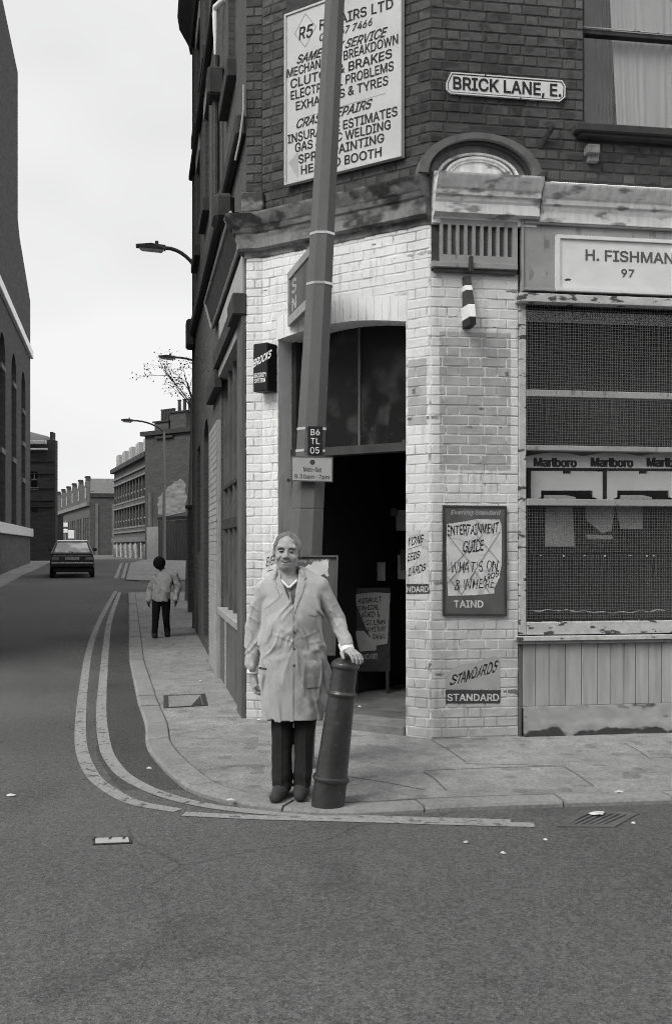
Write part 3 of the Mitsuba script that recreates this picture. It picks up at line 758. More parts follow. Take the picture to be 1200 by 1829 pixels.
# fluted capital of the pilaster
cu0, cz0 = FRR.hit(786, 468, 0.05); cu1, cz1 = FRR.hit(924, 396, 0.05)
cap = sbox(cu0, cz0, cu1, cz1); slots = []
for q in range(9):
    c = cu0 + 0.045 + (cu1 - cu0 - 0.11) * q / 8
    slots.append(sbox(c - 0.016, cz0 + 0.075, c + 0.016, cz1 - 0.055).buffer(0.006))
part(b_, 'capital', FRR.poly(cap.difference(unary_union(slots)), 0.02, 0.055), 'm_greypaint')
part(b_, 'capital_back', FRR.poly(cap, 0.0, 0.018), 'm_midpaint')
part(b_, 'ledge', FRR.pbox(772, 468, 925, 478, 0.0, 0.085), 'm_greypaint'); part(b_, 'ledge', FRR.pbox(776, 478.5, 923, 486, 0.0, 0.055), 'm_midpaint')
# stone springer and stub of moulding on the left corner
part(b_, 'corner_stone', FRK.box(-0.035, LK + 0.02, 0.0, 0.07, ZC + 0.0, ZC + 0.19, 0.012), 'm_stone')

# ---- doorway
part(b_, 'door_step', FRC.box(uj0 + 0.01, uj1 - 0.01, -0.34, 0.02, 0.0, 0.157, 0.012), 'm_step')
tz0, tz1 = FRC.hit(650, 806)[1], FRC.hit(650, 790)[1]
part(b_, 'door_frame', join([FRC.box(uj0 + 0.002, uj1 - 0.002, -0.30, -0.18, tz0, tz1), FRC.box(uj1 - 0.05, uj1 - 0.002, -0.30, -0.2, 0.16, 3.62), FRC.box(uj0 + 0.002, uj0 + 0.05, -0.30, -0.2, 0.16, 3.62)]), 'm_darkpaint')
ta = FRC.hit(642, 700, -0.26)[0]
part(b_, 'fanlight_pane', FRC.box(uj0 + 0.05, ta - 0.012, -0.28, -0.27, tz1 + 0.003, 3.70, 0), 'm_oldglass')
part(b_, 'fanlight_pane', FRC.box(ta + 0.012, uj1 - 0.052, -0.28, -0.27, tz1 + 0.003, 3.70, 0), 'm_grime')
part(b_, 'fanlight_bar', FRC.box(ta - 0.011, ta + 0.011, -0.285, -0.25, tz1 + 0.002, 3.70), 'm_midpaint')

# ---- right-hand shop front
FR = FRR
UR = 3.4
hz = lambda py, px=1060, w=0.0: FRR.hit(px, py, w)[1]  # noqa: E731
part(b_, 'fascia_board', FR.box(upp + 0.03, UR, -0.02, 0.045, hz(524), hz(404)), 'm_greypaint')
part(b_, 'fascia_moulding', join([FR.box(upp + 0.012, upp + 0.028, 0.0, 0.07, hz(528), hz(402)), FR.box(upp + 0.03, UR, 0.046, 0.075, hz(409), hz(404)), FR.box(upp + 0.03, UR, 0.046, 0.07, hz(526), hz(521.5))]), 'm_greypaint')
part(b_, 'fascia_sill', FR.box(upp - 0.03, UR, 0.0, 0.12, hz(548), hz(533)), 'm_palepaint')
part(b_, 'fascia_gap', FR.box(upp + 0.02, UR, -0.02, 0.05, hz(533) + 0.002, hz(526) - 0.002), 'm_soot')
part(b_, 'window_post', FR.box(upp + 0.002, upp + 0.062, -0.08, 0.03, hz(1132), hz(548) - 0.002), 'm_palepaint')
part(b_, 'window_post', FR.box(UR - 0.06, UR, -0.08, 0.03, hz(1132), hz(548) - 0.002), 'm_palepaint')
ua, ub = upp + 0.064, UR - 0.062
for py0, py1, w1, mm in ((699, 711, 0.028, 'm_greypaint'), (797, 806, 0.028, 'm_greypaint'), (892, 904, 0.07, 'm_greypaint'), (1110, 1132, 0.045, 'm_palepaint')):
    part(b_, 'window_rail', FR.box(ua, ub, -0.06, w1, hz(py1), hz(py0)), mm)
part(b_, 'window_sill', FR.box(upp - 0.035, UR, 0.0, 0.085, hz(1142), hz(1134)), 'm_palepaint'); part(b_, 'window_sill', FR.box(upp - 0.02, UR, 0.0, 0.055, hz(1148), hz(1142) - 0.002), 'm_greypaint')
for py0, py1 in ((548, 699), (711, 797), (806, 892), (904, 1110)):
    part(b_, 'shop_pane', FR.mesh((np.array([[ua, 0.045, hz(py1)], [ub, 0.045, hz(py1)], [ub, 0.045, hz(py0)], [ua, 0.045, hz(py0)]]), np.array([[0, 1, 2], [0, 2, 3]]))), 'm_pane')
part(b_, 'window_back', FR.box(ua - 0.06, ub, -0.42, -0.40, 0.3, 3.75), 'm_dustydark')
part(b_, 'window_bed', FR.box(ua - 0.06, ub, -0.39, -0.06, 0.95, 0.98), 'm_darkpaint')


def grid(u0, u1, z0, z1, w, cell, wire):
    """Woven wire: every wire a thin bent strip."""
    ms = []; r = np.random.default_rng(int(z0 * 1000)); h = wire / 2

    def strand(P, ax):
        o = np.zeros(3); o[ax] = h; d = np.array([0, h, 0])
        V = np.concatenate([P - o - d, P + o - d, P + o + d, P - o + d]); n = len(P); k = np.arange(n - 1)
        return V, np.vstack([np.stack([a * n + k, b * n + k, b * n + k + 1], 1) for a, b in ((0, 1), (1, 2), (2, 3), (3, 0))] + [np.stack([a * n + k, b * n + k + 1, a * n + k + 1], 1) for a, b in ((0, 1), (1, 2), (2, 3), (3, 0))])

    t = np.linspace(0, 1, 9)
    bulge = lambda x, z: 0.014 * (meshkit.fbm(np.stack([x * 2.3, z * 2.9, x * 0 + z0], -1), 2, 3) - 0.3)  # noqa: E731
    for x in np.arange(u0 + cell / 2, u1, cell):
        X = x + np.cumsum(r.normal(0, 0.0010, 9)) ; Z = z0 + (z1 - z0) * t; ms.append(strand(np.stack([X, -w - np.maximum(bulge(X, Z), 0), Z], 1), 0))
    for z in np.arange(z0 + cell / 2, z1, cell):
        X = np.linspace(u0, u1, 25); Z = z + np.cumsum(r.normal(0, 0.0006, 25)); ms.append(strand(np.stack([X, -w - wire - np.maximum(bulge(X, Z), 0), Z], 1), 2))
    return FR.mesh(join(ms))


for py0, py1 in ((548, 699), (711, 797), (904, 989), (989, 1106)):
    part(b_, 'wire_mesh', grid(ua + 0.002, ub, hz(py1) + 0.003, hz(py0) - 0.004, 0.012, 0.0225, 0.0021), 'm_wire', kind='stuff')
for px in (938, 966, 1007, 1044, 1081, 1126, 1156, 1168):
    u, z = FR.hit(px, 993, 0.03)
    part(b_, 'mesh_fixing', FR.box(u - 0.005, u + 0.006, 0.016, 0.03, z - 0.006 + random.uniform(-0.006, 0.006), z + 0.007, 0.003), 'm_signwhite')
# matchboarding under the window, and the plinth
bu = upp + 0.035
while bu < UR - 0.02:
    w = random.choice([0.105, 0.12, 0.12, 0.145])
    part(b_, 'match_board', FR.box(bu, min(bu + w - 0.005, UR), -0.03, 0.012 + random.uniform(-0.002, 0.002), hz(1259), hz(1148) - 0.003, 0.004), 'm_board')
    bu += w
part(b_, 'board_back', FR.box(upp + 0.03, UR, -0.08, -0.031, 0.0, hz(1148)), 'm_soot')
part(b_, 'corner_bead', FR.box(upp + 0.004, upp + 0.03, -0.03, 0.02, 0.06, hz(1148) - 0.003), 'm_midpaint')
pl = cbox(0, 1, 0, 1, 0, 1, 0)
nx, nz = 90, 14
PX, PZ = np.meshgrid(np.linspace(upp + 0.032, 4.6, nx), np.linspace(0.02, hz(1260), nz), indexing='ij')
PYy = -0.035 - 0.010 * meshkit.fbm(np.stack([PX * 9, PZ * 9, PX * 0], -1), 3, 9) - 0.012 * (PZ < 0.2) * meshkit.noise(np.stack([PX * 12, PZ * 20, PX * 0 + 5], -1), 2)
ii, jj = np.meshgrid(np.arange(nx - 1), np.arange(nz - 1), indexing='ij'); i0 = (ii * nz + jj).ravel()
pf = np.vstack([np.stack([i0, i0 + nz, i0 + nz + 1], 1), np.stack([i0, i0 + nz + 1, i0 + 1], 1)])
part(b_, 'plinth', join([FR.mesh((np.stack([PX, PYy, PZ], -1).reshape(-1, 3), pf)), FR.box(upp + 0.032, 4.6, -0.03, 0.03, hz(1262), hz(1259.5), 0.002)]), 'm_plinth', smooth=40)
part(b_, 'wall', FR.poly(sbox(UR + 0.002, 0, 7.5, ZC - 0.1), -0.3, 0.0), 'm_wall')

# ---- first floor window over the shop
part(b_, 'upper_window_frame', join([FR.box(wu0 + 0.001, wu0 + 0.055, -0.16, -0.10, wz0, wz1), FR.box(wu1 - 0.055, wu1 - 0.001, -0.16, -0.10, wz0, wz1), FR.box(wu0, wu1, -0.17, -0.09, FR.hit(1115, 55)[1], FR.hit(1115, 46)[1]), FR.box(wu0, wu1, -0.16, -0.1, wz0, wz0 + 0.03)]), 'm_soot')
part(b_, 'upper_window_rail', FR.box(wu0 + 0.01, wu1 - 0.01, -0.088, -0.075, FR.hit(1115, 45.5)[1], FR.hit(1115, 43.5)[1]), 'm_palepaint')
part(b_, 'upper_window_pane', FR.mesh((np.array([[wu0, 0.13, wz0], [wu1, 0.13, wz0], [wu1, 0.13, wz1], [wu0, 0.13, wz1]]), np.array([[0, 1, 2], [0, 2, 3]]))), 'm_pane')


def curtain(u0, u1, z0, z1, w, amp, mm, fold=0.05, slant=0.0, name='curtain'):
    n = 60; x = np.linspace(u0, u1, n); V, f = [], []
    for z, k in ((z0, 1.0), ((z0 + z1) / 2, 0.8), (z1, 0.6)):
        for q in x: V.append([q + slant * (z - z0) * (u1 - q) / (u1 - u0), -w + amp * k * math.sin(q / fold * 2 * math.pi * (1 + 0.2 * math.sin(q * 7))), z])
    for a in range(2):
        for b in range(n - 1): i = a * n + b; f += [[i, i + 1, i + n + 1], [i, i + n + 1, i + n]]
    part(b_, name, FR.mesh((np.array(V), np.array(f))), mm, smooth=True)


cua = FR.hit(1103, 150, -0.2)[0]
curtain(wu0, cua + 0.01, wz0 + 0.06, wz1, -0.32, 0.012, 'm_net', 0.09, 0.0, 'net_curtain')
curtain(cua, wu1, wz0 + 0.03, wz1, -0.20, 0.006, 'm_curtain', 0.12, -0.06)
part(b_, 'room_back', FR.box(wu0 - 0.3, wu1 + 0.3, -0.62, -0.6, wz0 - 0.2, wz1 + 0.2), 'm_glassdark')
part(b_, 'upper_window_sill', FR.pbox(1030, 228, 1400, 243, -0.15, 0.12, 0.01), 'm_soot')
part(b_, 'upper_window_sill', FR.pbox(1036, 243.5, 1400, 252, 0.0, 0.09, 0.008), 'm_soot')
part(b_, 'sill_bracket', join([FR.pbox(1050, 256, 1072, 272, 0.0, 0.10, 0.006), FR.pbox(1052, 273, 1070, 287, 0.0, 0.065, 0.006)]), 'm_stone')
p0, p1 = FR.hit(985, 228, 0.05), FR.hit(965, 262, 0.02)
part(b_, 'iron_spike', FR.mesh(tube([[p1[0], 0.0, p1[1]], [(p0[0] + p1[0]) / 2, -0.04, (p0[1] + p1[1]) / 2], [p0[0], -0.10, p0[1]]], [0.018, 0.022, 0.02])), 'm_iron')

# ---- side elevation
zs = lambda s_, py: CH + (HY - py) * (9.95 + 0.984 * s_) / F  # noqa: E731
part(b_, 'side_pilaster', FRL.box(-S0 + 0.02, -0.005, 0.0, 0.045, 0.05, 4.0, 0.006), 'm_midpaint')
part(b_, 'side_capital', FRL.box(-S0 - 0.1, 0.02, 0.0, 0.13, 3.86, 4.06, 0.01), 'm_soot')
part(b_, 'side_pilaster', FRL.box(-S2, -S1 + 0.0, 0.0, 0.05, 0.08, 3.25, 0.006), 'm_greypaint')
for q in range(38):
    part(b_, 'side_brick', FRL.box(-S2 + 0.02, -S1 - 0.02, 0.051, 0.058, 0.1 + q * 0.083, 0.1 + q * 0.083 + 0.072, 0.002), 'm_greypaint')
part(b_, 'side_capital', FRL.box(-S2 + 0.1, -S1 + 0.15, 0.0, 0.10, 3.62, 3.85, 0.01), 'm_soot')
part(b_, 'side_fascia', FRL.box(-S1, -0.1, 0.0, 0.03, 4.07, 4.46), 'm_palegrey')
part(b_, 'side_fascia_beam', FRL.box(-S1 - 0.1, -0.05, 0.0, 0.10, 3.86, 4.05), 'm_soot')
part(b_, 'side_window_head', FRL.box(-S1 + 0.01, -S0 - 0.01, -0.1, 0.045, 3.74, 3.84), 'm_greypaint')
part(b_, 'side_window_sill', FRL.box(-S1, -S0, -0.1, 0.05, 0.86, 0.95, 0.01), 'm_greypaint')
n = 4
for q in range(n + 1):
    s_ = S0 + (S1 - S0) * q / n
    part(b_, 'side_glazing_bar', FRL.box(-s_ - 0.03 + (0.03 if q == n else 0), -s_ + 0.03 - (0.03 if q == 0 else 0), -0.1, -0.03, 0.952, 3.738), 'm_midpaint')
for zz, hh in ((2.38, 0.05), (1.90, 0.12)): part(b_, 'side_glazing_rail', FRL.box(-S1, -S0, -0.11, -0.02, zz, zz + hh), 'm_darkpaint')
part(b_, 'side_window_pane', FRL.mesh((np.array([[-S1, 0.075, 0.95], [-S0, 0.075, 0.95], [-S0, 0.075, 3.74], [-S1, 0.075, 3.74]]), np.array([[0, 1, 2], [0, 2, 3]]))), 'm_pane')
part(b_, 'side_window_back', FRL.box(-S1 - 0.1, -S0 + 0.1, -0.62, -0.60, 0.1, 3.9), 'm_darkpaint')
for q in range(12):
    w = (S1 - S0) / 12; part(b_, 'stall_board', FRL.box(-S1 + q * w, -S1 + (q + 1) * w - 0.006, -0.06, 0.012, 0.04, 0.858, 0.004), 'm_midpaint' if q != 3 else 'm_greypaint')
part(b_, 'side_doorway', FRL.box(-7.0, -5.6, -0.33, -0.30, 0.0, 3.8), 'm_soot'); part(b_, 'side_shutter', FRL.box(-9.0, -7.8, -0.33, -0.30, 1.5, 3.5), 'm_soot')
for s0, z0 in ((1.15, 6.75), (5.6, 6.75), (1.15, 8.95), (5.6, 8.95), (8.0, 8.95), (8.0, 6.75)):
    w = part(b_, 'side_upper_window', FRL.box(-s0 - 0.98, -s0 + 0.03, -0.33, -0.30, z0 - 0.03, z0 + 1.58), 'm_glassdark')
    part(w, 'sash_frame', join([FRL.box(-s0 - 0.94, -s0 - 0.01, -0.20, -0.15, z0 + 0.75, z0 + 0.81), FRL.box(-s0 - 0.94, -s0 - 0.88, -0.20, -0.15, z0, z0 + 0.748), FRL.box(-s0 - 0.07, -s0 - 0.01, -0.2, -0.15, z0, z0 + 0.748)]), 'm_greypaint')
    part(b_, 'side_upper_sill', FRL.box(-s0 - 1.1, -s0 + 0.1, -0.14, 0.10, z0 - 0.20, z0 - 0.004, 0.012), 'm_soot')
    part(b_, 'side_upper_lintel', FRL.box(-s0 - 1.1, -s0 + 0.1, 0.0, 0.02, z0 + 1.56, z0 + 1.85), 'm_greypaint')
part(b_, 'side_string_course', FRL.box(-S3, -0.02, 0.0, 0.10, 5.55, 5.75, 0.02), 'm_soot')
part(b_, 'side_string_course', FRL.box(-S3, -0.02, 0.0, 0.09, 8.60, 8.70, 0.02), 'm_soot')
part(b_, 'side_bracket', FRL.box(-S3 + 0.3, -S3 + 0.75, 0.0, 0.16, 5.35, 5.85, 0.05), 'm_soot')
part(b_, 'side_bracket', FRL.box(-1.7, -1.25, 0.0, 0.22, zs(1.3, 395), zs(1.3, 345), 0.05), 'm_soot')
part(b_, 'parapet_cornice', sweep([FRL.up(-S3 - 0.02, 0)[:2], FRL.up(0, 0)[:2], B, A, FRR.up(7.5, 0)[:2]], [(0, 11.0), (0.06, 11.0), (0.10, 11.2), (0.26, 11.45), (0.30, 11.7), (0.0, 11.75)]), 'm_soot', smooth=30)
part(b_, 'rain_pipe', FRL.mesh(tube([[-2.8, -0.09, 7.55], [-2.8, -0.09, 6.6], [-2.8, -0.09, 5.76]], 0.045, 10)), 'm_darkpaint')
part(b_, 'rain_hopper', FRL.box(-2.98, -2.62, 0.0, 0.2, 7.02, 7.36, 0.03), 'm_soot')
part(b_, 'overflow_pipe', FRL.mesh(tube([[-2.55, 0.0, 8.12], [-2.78, -0.10, 8.12], [-2.8, -0.10, 8.05], [-2.8, -0.10, 7.30]], 0.036, 10)), 'm_white')
part(b_, 'side_cable', FRK.mesh(tube([[-0.02, -0.03, 6.0], [-0.02, -0.04, 5.75], [-0.05, -0.05, 5.5], [-0.10, -0.03, 5.30]], 0.010, 8)), 'm_palegrey')

# ------------------------------------------------------------------ signs and posters on the building


def sheetpx(fr, pts, w0, w1): return fr.poly(Polygon([fr.hit(*q, w1) for q in pts]).buffer(0), w0, w1)


g = thing('garage_sign', 'large pale painted garage sign board high on the canted brick wall behind the concrete column', 'sign')
gz0 = FRC.hit(508, 330, 0.07)[1]; gz1 = FRC.hit(508, 25, 0.07)[1]; gu0 = FRC.hit(508, 200, 0.07)[0]; gu1 = FRC.hit(717, 200, 0.07)[0]
part(g, 'panel', FRC.box(gu0 + 0.018, gu1 - 0.018, 0.03, 0.062, gz0 + 0.018, gz1 - 0.018), 'm_signwhite')
part(g, 'frame', FRC.poly(sbox(gu0, gz0, gu1, gz1).difference(sbox(gu0 + 0.017, gz0 + 0.017, gu1 - 0.017, gz1 - 0.017)), 0.02, 0.075), 'm_signwhite')
WG = 0.064
ctr = np.array(FRC.hit(545, 53, WG))
dia = lambda r: Polygon([(ctr[0], ctr[1] + r * 1.25), (ctr[0] + r, ctr[1]), (ctr[0], ctr[1] - r * 1.25), (ctr[0] - r, ctr[1])])  # noqa: E731
part(g, 'diamond', FRC.poly(dia(0.125).difference(dia(0.115)), 0.062, WG), 'm_greypaint')
part(g, 'arrow', sheetpx(FRC, [(515.5, 290), (533, 269), (532, 318)], 0.062, WG), 'm_palegrey')
for txt, ll, lr, h, sl in (('R5', (533, 70.7), (557.6, 63), 22, 2), ('REPAIRS LTD', (570.6, 52.3), (702, 13), 17, 0), ('01-247 7466', (570, 72.8), (664, 44), 13, 2), ('SAME DAY SERVICE', (528.8, 114), (687, 64), 16.5, 5),
                           ('MECHANICAL BREAKDOWN', (512.5, 138.3), (710.8, 76), 15.2, 0), ('CLUTCH & BRAKES', (518.6, 157.3), (700, 102), 15.2, 0), ('ELECTRICAL PROBLEMS', (519, 178), (703, 123.8), 15.2, 0), ('EXHAUSTS & TYRES', (528, 196.8), (693.4, 149.8), 15.2, 0),
                           ('CRASH REPAIRS', (527.7, 228.9), (661, 192), 16.5, 5), ('INSURANCE ESTIMATES', (513.6, 256), (709.7, 205), 15.2, 0), ('GAS & ARC WELDING', (526.6, 271), (697.8, 229), 15.2, 0), ('SPRAY PAINTING', (533, 291.7), (685.9, 252.7), 15.2, 0), ('HEATED BOOTH', (537.4, 311), (681.5, 277.6), 15.2, 0)):
    part(g, 'lettering', words(FRC, txt, ll, lr, (ll[0] + sl, ll[1] - h), WG, 0.0012, True, 0.10), 'm_ink')
part(g, 'rule_line', sheetpx(FRC, [(538, 210), (688, 165), (688, 166), (538, 211)], 0.062, WG), 'm_greypaint')

k = thing('street_name_plate', 'white enamel street name plate with black capitals on the dark brick wall', 'sign')
npts = [(797.5, 145), (806, 127.5), (1004, 142.5), (1010, 152.5), (1009, 172.5), (1000, 180), (805, 166), (797.5, 159)]
pg = Polygon([FRR.hit(*q, 0.035) for q in npts])
part(k, 'plate', FRR.poly(pg, 0.012, 0.030), 'm_enamel'); part(k, 'rim', FRR.poly(pg.difference(pg.buffer(-0.010)), 0.012, 0.036), 'm_enamel')
part(k, 'border', FRR.poly(pg.buffer(-0.0105).difference(pg.buffer(-0.018)), 0.03, 0.0325), 'm_ink2')
part(k, 'lettering', words(FRR, 'BRICK LANE, E.', (809, 157.5), (1002, 171.5), (809, 136), 0.0315, 0.004), 'm_ink')
for q in ((867, 133), (930, 174)):
    u, z = FRR.hit(*q, 0.04); part(k, 'screw', FRR.box(u - 0.006, u + 0.006, 0.03, 0.041, z - 0.006, z + 0.006, 0.002), 'm_iron')

k = thing('shop_sign', 'white framed shop name board with grey capitals and number over the right-hand window', 'sign')
su0, sz1 = FRR.hit(994, 418, 0.09); sz0 = FRR.hit(994, 518, 0.09)[1]; su1 = 3.35
part(k, 'panel', FRR.box(su0 + 0.03, su1 - 0.03, 0.046, 0.075, sz0 + 0.03, sz1 - 0.03), 'm_enamel')
part(k, 'frame', FRR.poly(sbox(su0, sz0, su1, sz1).difference(sbox(su0 + 0.029, sz0 + 0.029, su1 - 0.029, sz1 - 0.029)), 0.046, 0.095), 'm_enamel')
part(k, 'lettering', words(FRR, 'H. FISHMAN', (1045.5, 463.7), (1203, 470.5), (1045.5, 445), 0.077, 0.002), 'm_midpaint')
part(k, 'lettering', words(FRR, '97', (1109.5, 493.7), (1132.5, 494.8), (1109.5, 480), 0.077, 0.002), 'm_midpaint')
part(k, 'chip', sheetpx(FRR, [(1007, 499), (1013, 496.5), (1020, 498), (1019, 500.5), (1010, 501)], 0.075, 0.0765), 'm_ink2')

k = thing('alarm_box', 'black burglar alarm box with white diagonal lettering on the left corner pier', 'alarm box')
part(k, 'case', FRC.box(0.012, 0.18, 0.004, 0.155, 3.115, 3.555, 0.008), 'm_black')
part(k, 'lettering', words(FRC, 'BROCKS', (451.5, 656.6), (483, 638), (454.5, 642.0), 0.1555, 0.002), 'm_white')
part(k, 'lettering', words(FRC, 'SECURITY', (453.8, 674.6), (476, 672), (453.8, 667), 0.1555, 0.002), 'm_white')
part(k, 'lettering', words(FRC, 'SYSTEM', (454.8, 684), (474, 681.5), (454.8, 676.8), 0.1555, 0.002), 'm_white')

k = thing('illuminated_box_sign', 'tapered dark box with white bands fixed below the fluted capital', 'box sign')
bu0, bu1 = FRR.hit(826, 520, 0.02)[0], FRR.hit(846, 520, 0.1)[0]
prof_w = lambda py: float(np.interp(py, [468, 505, 540, 568, 583], [0.035, 0.07, 0.15, 0.195, 0.20]))  # noqa: E731


def slab(py0, py1, lift=0.0):
    z0, z1 = FRR.hit(835, py1, 0.1)[1], FRR.hit(835, py0, 0.1)[1]; P = []
    for z, py in ((z0 + 0.0005, py1), (z1 - 0.0005, py0)):
        w = prof_w(py) + lift
        P += [(bu0 - lift, -0.006, z), (bu1 + lift, -0.006, z), (bu0 - lift + 0.01, -w, z), (bu1 + lift - 0.01, -w, z)]
    return FRR.mesh(hull(P))


for p0_, p1_, mm, nm in ((490, 507, 'm_darkpaint', 'body'), (507, 517, 'm_white', 'band'), (517, 545, 'm_darkpaint', 'body'), (545, 569, 'm_white', 'band'), (569, 583, 'm_black', 'base')):
    part(k, nm, slab(p0_, p1_), mm)
part(k, 'conduit', FRR.box(bu0 + 0.03, bu1 - 0.01, 0.088, 0.125, FRR.hit(835, 491)[1], FRR.hit(835, 463)[1], 0.006), 'm_darkpaint')

# projecting sign on the canted wall
FRP = Frame((-0.413, 9.70), (0.26, -1.0))
k = thing('projecting_sign', 'dark framed board standing out from the white brick beside the column', 'sign')
part(k, 'board', FRP.box(0.0, 1.0, -0.012, 0.012, 3.74, 4.15, 0.004), 'm_midpaint')
part(k, 'frame', FRP.poly(sbox(-0.02, 3.70, 1.02, 4.19).difference(sbox(0.03, 3.78, 0.97, 4.12)), -0.025, 0.025), 'm_greypaint')
part(k, 'lettering', FRP.mesh(wordsl('S', 0.12, 0.30, 3.96, 4.08, -0.013)), 'm_palegrey'); part(k, 'lettering', FRP.mesh(wordsl('N', 0.12, 0.30, 3.81, 3.92, -0.013)), 'm_palegrey')
part(k, 'arm', join([FRP.box(-0.12, -0.019, -0.012, 0.012, z, z + 0.025, 0.003) for z in (3.80, 4.06)]), 'm_iron')

k = thing('side_fascia_sign', 'long dark sign panel tilted forward under the cornice on the side elevation', 'sign')
P = [(-4.1, 4.56, 0.05), (-0.03, 4.53, 0.05), (-0.03, 4.82, 0.14), (-4.1, 4.90, 0.14)]
V = np.array([[u, -w, z] for u, z, w in P] + [[u, -w + 0.03, z] for u, z, w in P])
part(k, 'panel', FRL.mesh(hull(V)), 'm_darkpaint')
for a, b in ((0, 1), (2, 3), (0, 3), (1, 2)):
    part(k, 'frame', FRL.mesh(tube([V[a] + [0, -0.006, 0], V[b] + [0, -0.006, 0]], 0.017, 6)), 'm_palegrey')

PAP = 0.0105
k = thing('placard_board', 'dark newspaper placard board holding a torn handbill on the painted brick pier', 'placard')
part(k, 'board', FRR.pbox(792, 903, 904, 1100, 0.008, 0.03, 0.006), 'm_midpaint')
part(k, 'frame', FRR.poly(Polygon([FRR.hit(*q, 0.034) for q in ((791, 902), (905, 904), (905, 1101), (791, 1100))]).difference(Polygon([FRR.hit(*q, 0.034) for q in ((795, 906), (901, 908), (901, 1097), (795, 1096))])), 0.012, 0.036), 'm_darkpaint')
part(k, 'header_lettering', words(FRR, 'Evening Standard', (805, 918.5), (892, 919.5), (807, 911), 0.031, 0.001), 'm_palegrey')
part(k, 'handbill', sheetpx(FRR, [(798, 936), (838, 930), (850, 927), (892, 928), (896, 938), (896, 1008), (890, 1036), (882, 1052), (883, 1060), (850, 1063), (800, 1064.5), (797, 985)], 0.030, 0.033), 'm_paper')
part(k, 'torn_strip', sheetpx(FRR, [(860, 1036), (874, 1028), (892, 1020), (893, 1032), (878, 1043), (862, 1047)], 0.033, 0.0345), 'm_paper')
for txt, ll, lr, h, w, b in (('ENTERTAINMENT', (798.5, 957), (890, 952), 18, 0.0335, 1), ('GUIDE', (827.4, 986.7), (863, 984.5), 21, 0.0335, 1), ("WHAT'S ON", (804, 1024), (888, 1019.7), 19, 0.0335, 0), ('& WHERE', (812, 1054), (884, 1050), 18, 0.0335, 0), ('ARDS', (862, 1041), (890, 1029), 11, 0.035, 1)):
    part(k, 'handbill_lettering', words(FRR, txt, ll, lr, (ll[0] + 1, ll[1] - h), w, 0.001, bool(b), 0.30), 'm_ink')
part(k, 'footer_lettering', words(FRR, 'TAIND', (810, 1085), (863, 1085), (810, 1073), 0.031, 0.001), 'm_paper')
for a, b in (((799, 955), (835, 1000)), ((862, 955), (800, 1020)), ((850, 955), (893, 1005)), ((893, 950), (838, 1035)), ((838, 1000), (800, 1040)), ((835, 1000), (875, 1060)), ((800, 1030), (825, 1063)), ((848, 1022), (824, 1062))):
    p, q = FRR.hit(*a, 0.04), FRR.hit(*b, 0.04)
    part(k, 'retaining_wire', FRR.mesh(tube([[p[0], -0.037, p[1]], [q[0], -0.037, q[1]]], 0.0022, 5)), 'm_wire')

k = thing('script_poster', 'white poster with slanting black script and a dark band low on the painted pier', 'poster')
part(k, 'paper', sheetpx(FRR, [(797, 1203), (812, 1192), (820, 1187), (850, 1184), (870, 1175), (884, 1171), (893, 1178), (894, 1232), (797, 1232)], 0.005, PAP), 'm_palegrey')
part(k, 'lettering', words(FRR, 'STANDARDS', (804.5, 1226), (886, 1199), (809, 1206), PAP + 0.0005, 0.001, True, 0.35), 'm_ink')
part(k, 'band', sheetpx(FRR, [(796, 1233), (894, 1233), (893, 1256.5), (797, 1257)], 0.005, PAP + 0.001), 'm_ink2')
part(k, 'band_lettering', words(FRR, 'STANDARD', (798.5, 1252), (891, 1252), (798.5, 1240), PAP + 0.0015, 0.001), 'm_paper')
k = thing('jamb_poster', 'narrow white poster with slanting script folded round the right door jamb', 'poster')
part(k, 'paper', sheetpx(FRC, [(726, 953), (742, 946), (764, 947), (766, 1043), (726, 1043)], 0.005, PAP), 'm_paper')
for txt, ll, lr, ul in (('YONE', (726.6, 976), (754.4, 968), (730, 962)), ('EEDS', (726.6, 1003), (749, 996), (729, 990)), ('DARDS', (728, 1029.4), (759, 1020), (730, 1015))):
    part(k, 'lettering', words(FRC, txt, ll, lr, ul, PAP + 0.0005, 0.001, True, 0.35), 'm_ink')
part(k, 'underline', sheetpx(FRC, [(728, 981), (752, 973), (752, 974), (728, 982)], PAP, PAP + 0.0012), 'm_ink')
part(k, 'band', sheetpx(FRC, [(725.6, 1043.5), (766, 1043.5), (766, 1060), (725.6, 1061)], 0.005, PAP + 0.001), 'm_ink2')
part(k, 'band_lettering', words(FRC, 'NDARD', (726.5, 1058), (765, 1057.5), (726.5, 1048), PAP + 0.0015, 0.001), 'm_paper')
k = thing('door_pier_poster', 'white poster with black script on the left door pier behind the old man', 'poster')
part(k, 'paper', sheetpx(FRC, [(473, 986), (496, 980), (496, 1095), (473, 1098)], 0.005, PAP), 'm_paper')
part(k, 'lettering', words(FRC, 'EVERY', (475.5, 1012), (495, 1006), (477, 996), PAP + 0.0005, 0.001), 'm_ink')
part(k, 'underline', sheetpx(FRC, [(477, 1020), (495, 1014), (495, 1015.5), (477, 1021.5)], PAP, PAP + 0.0012), 'm_ink')
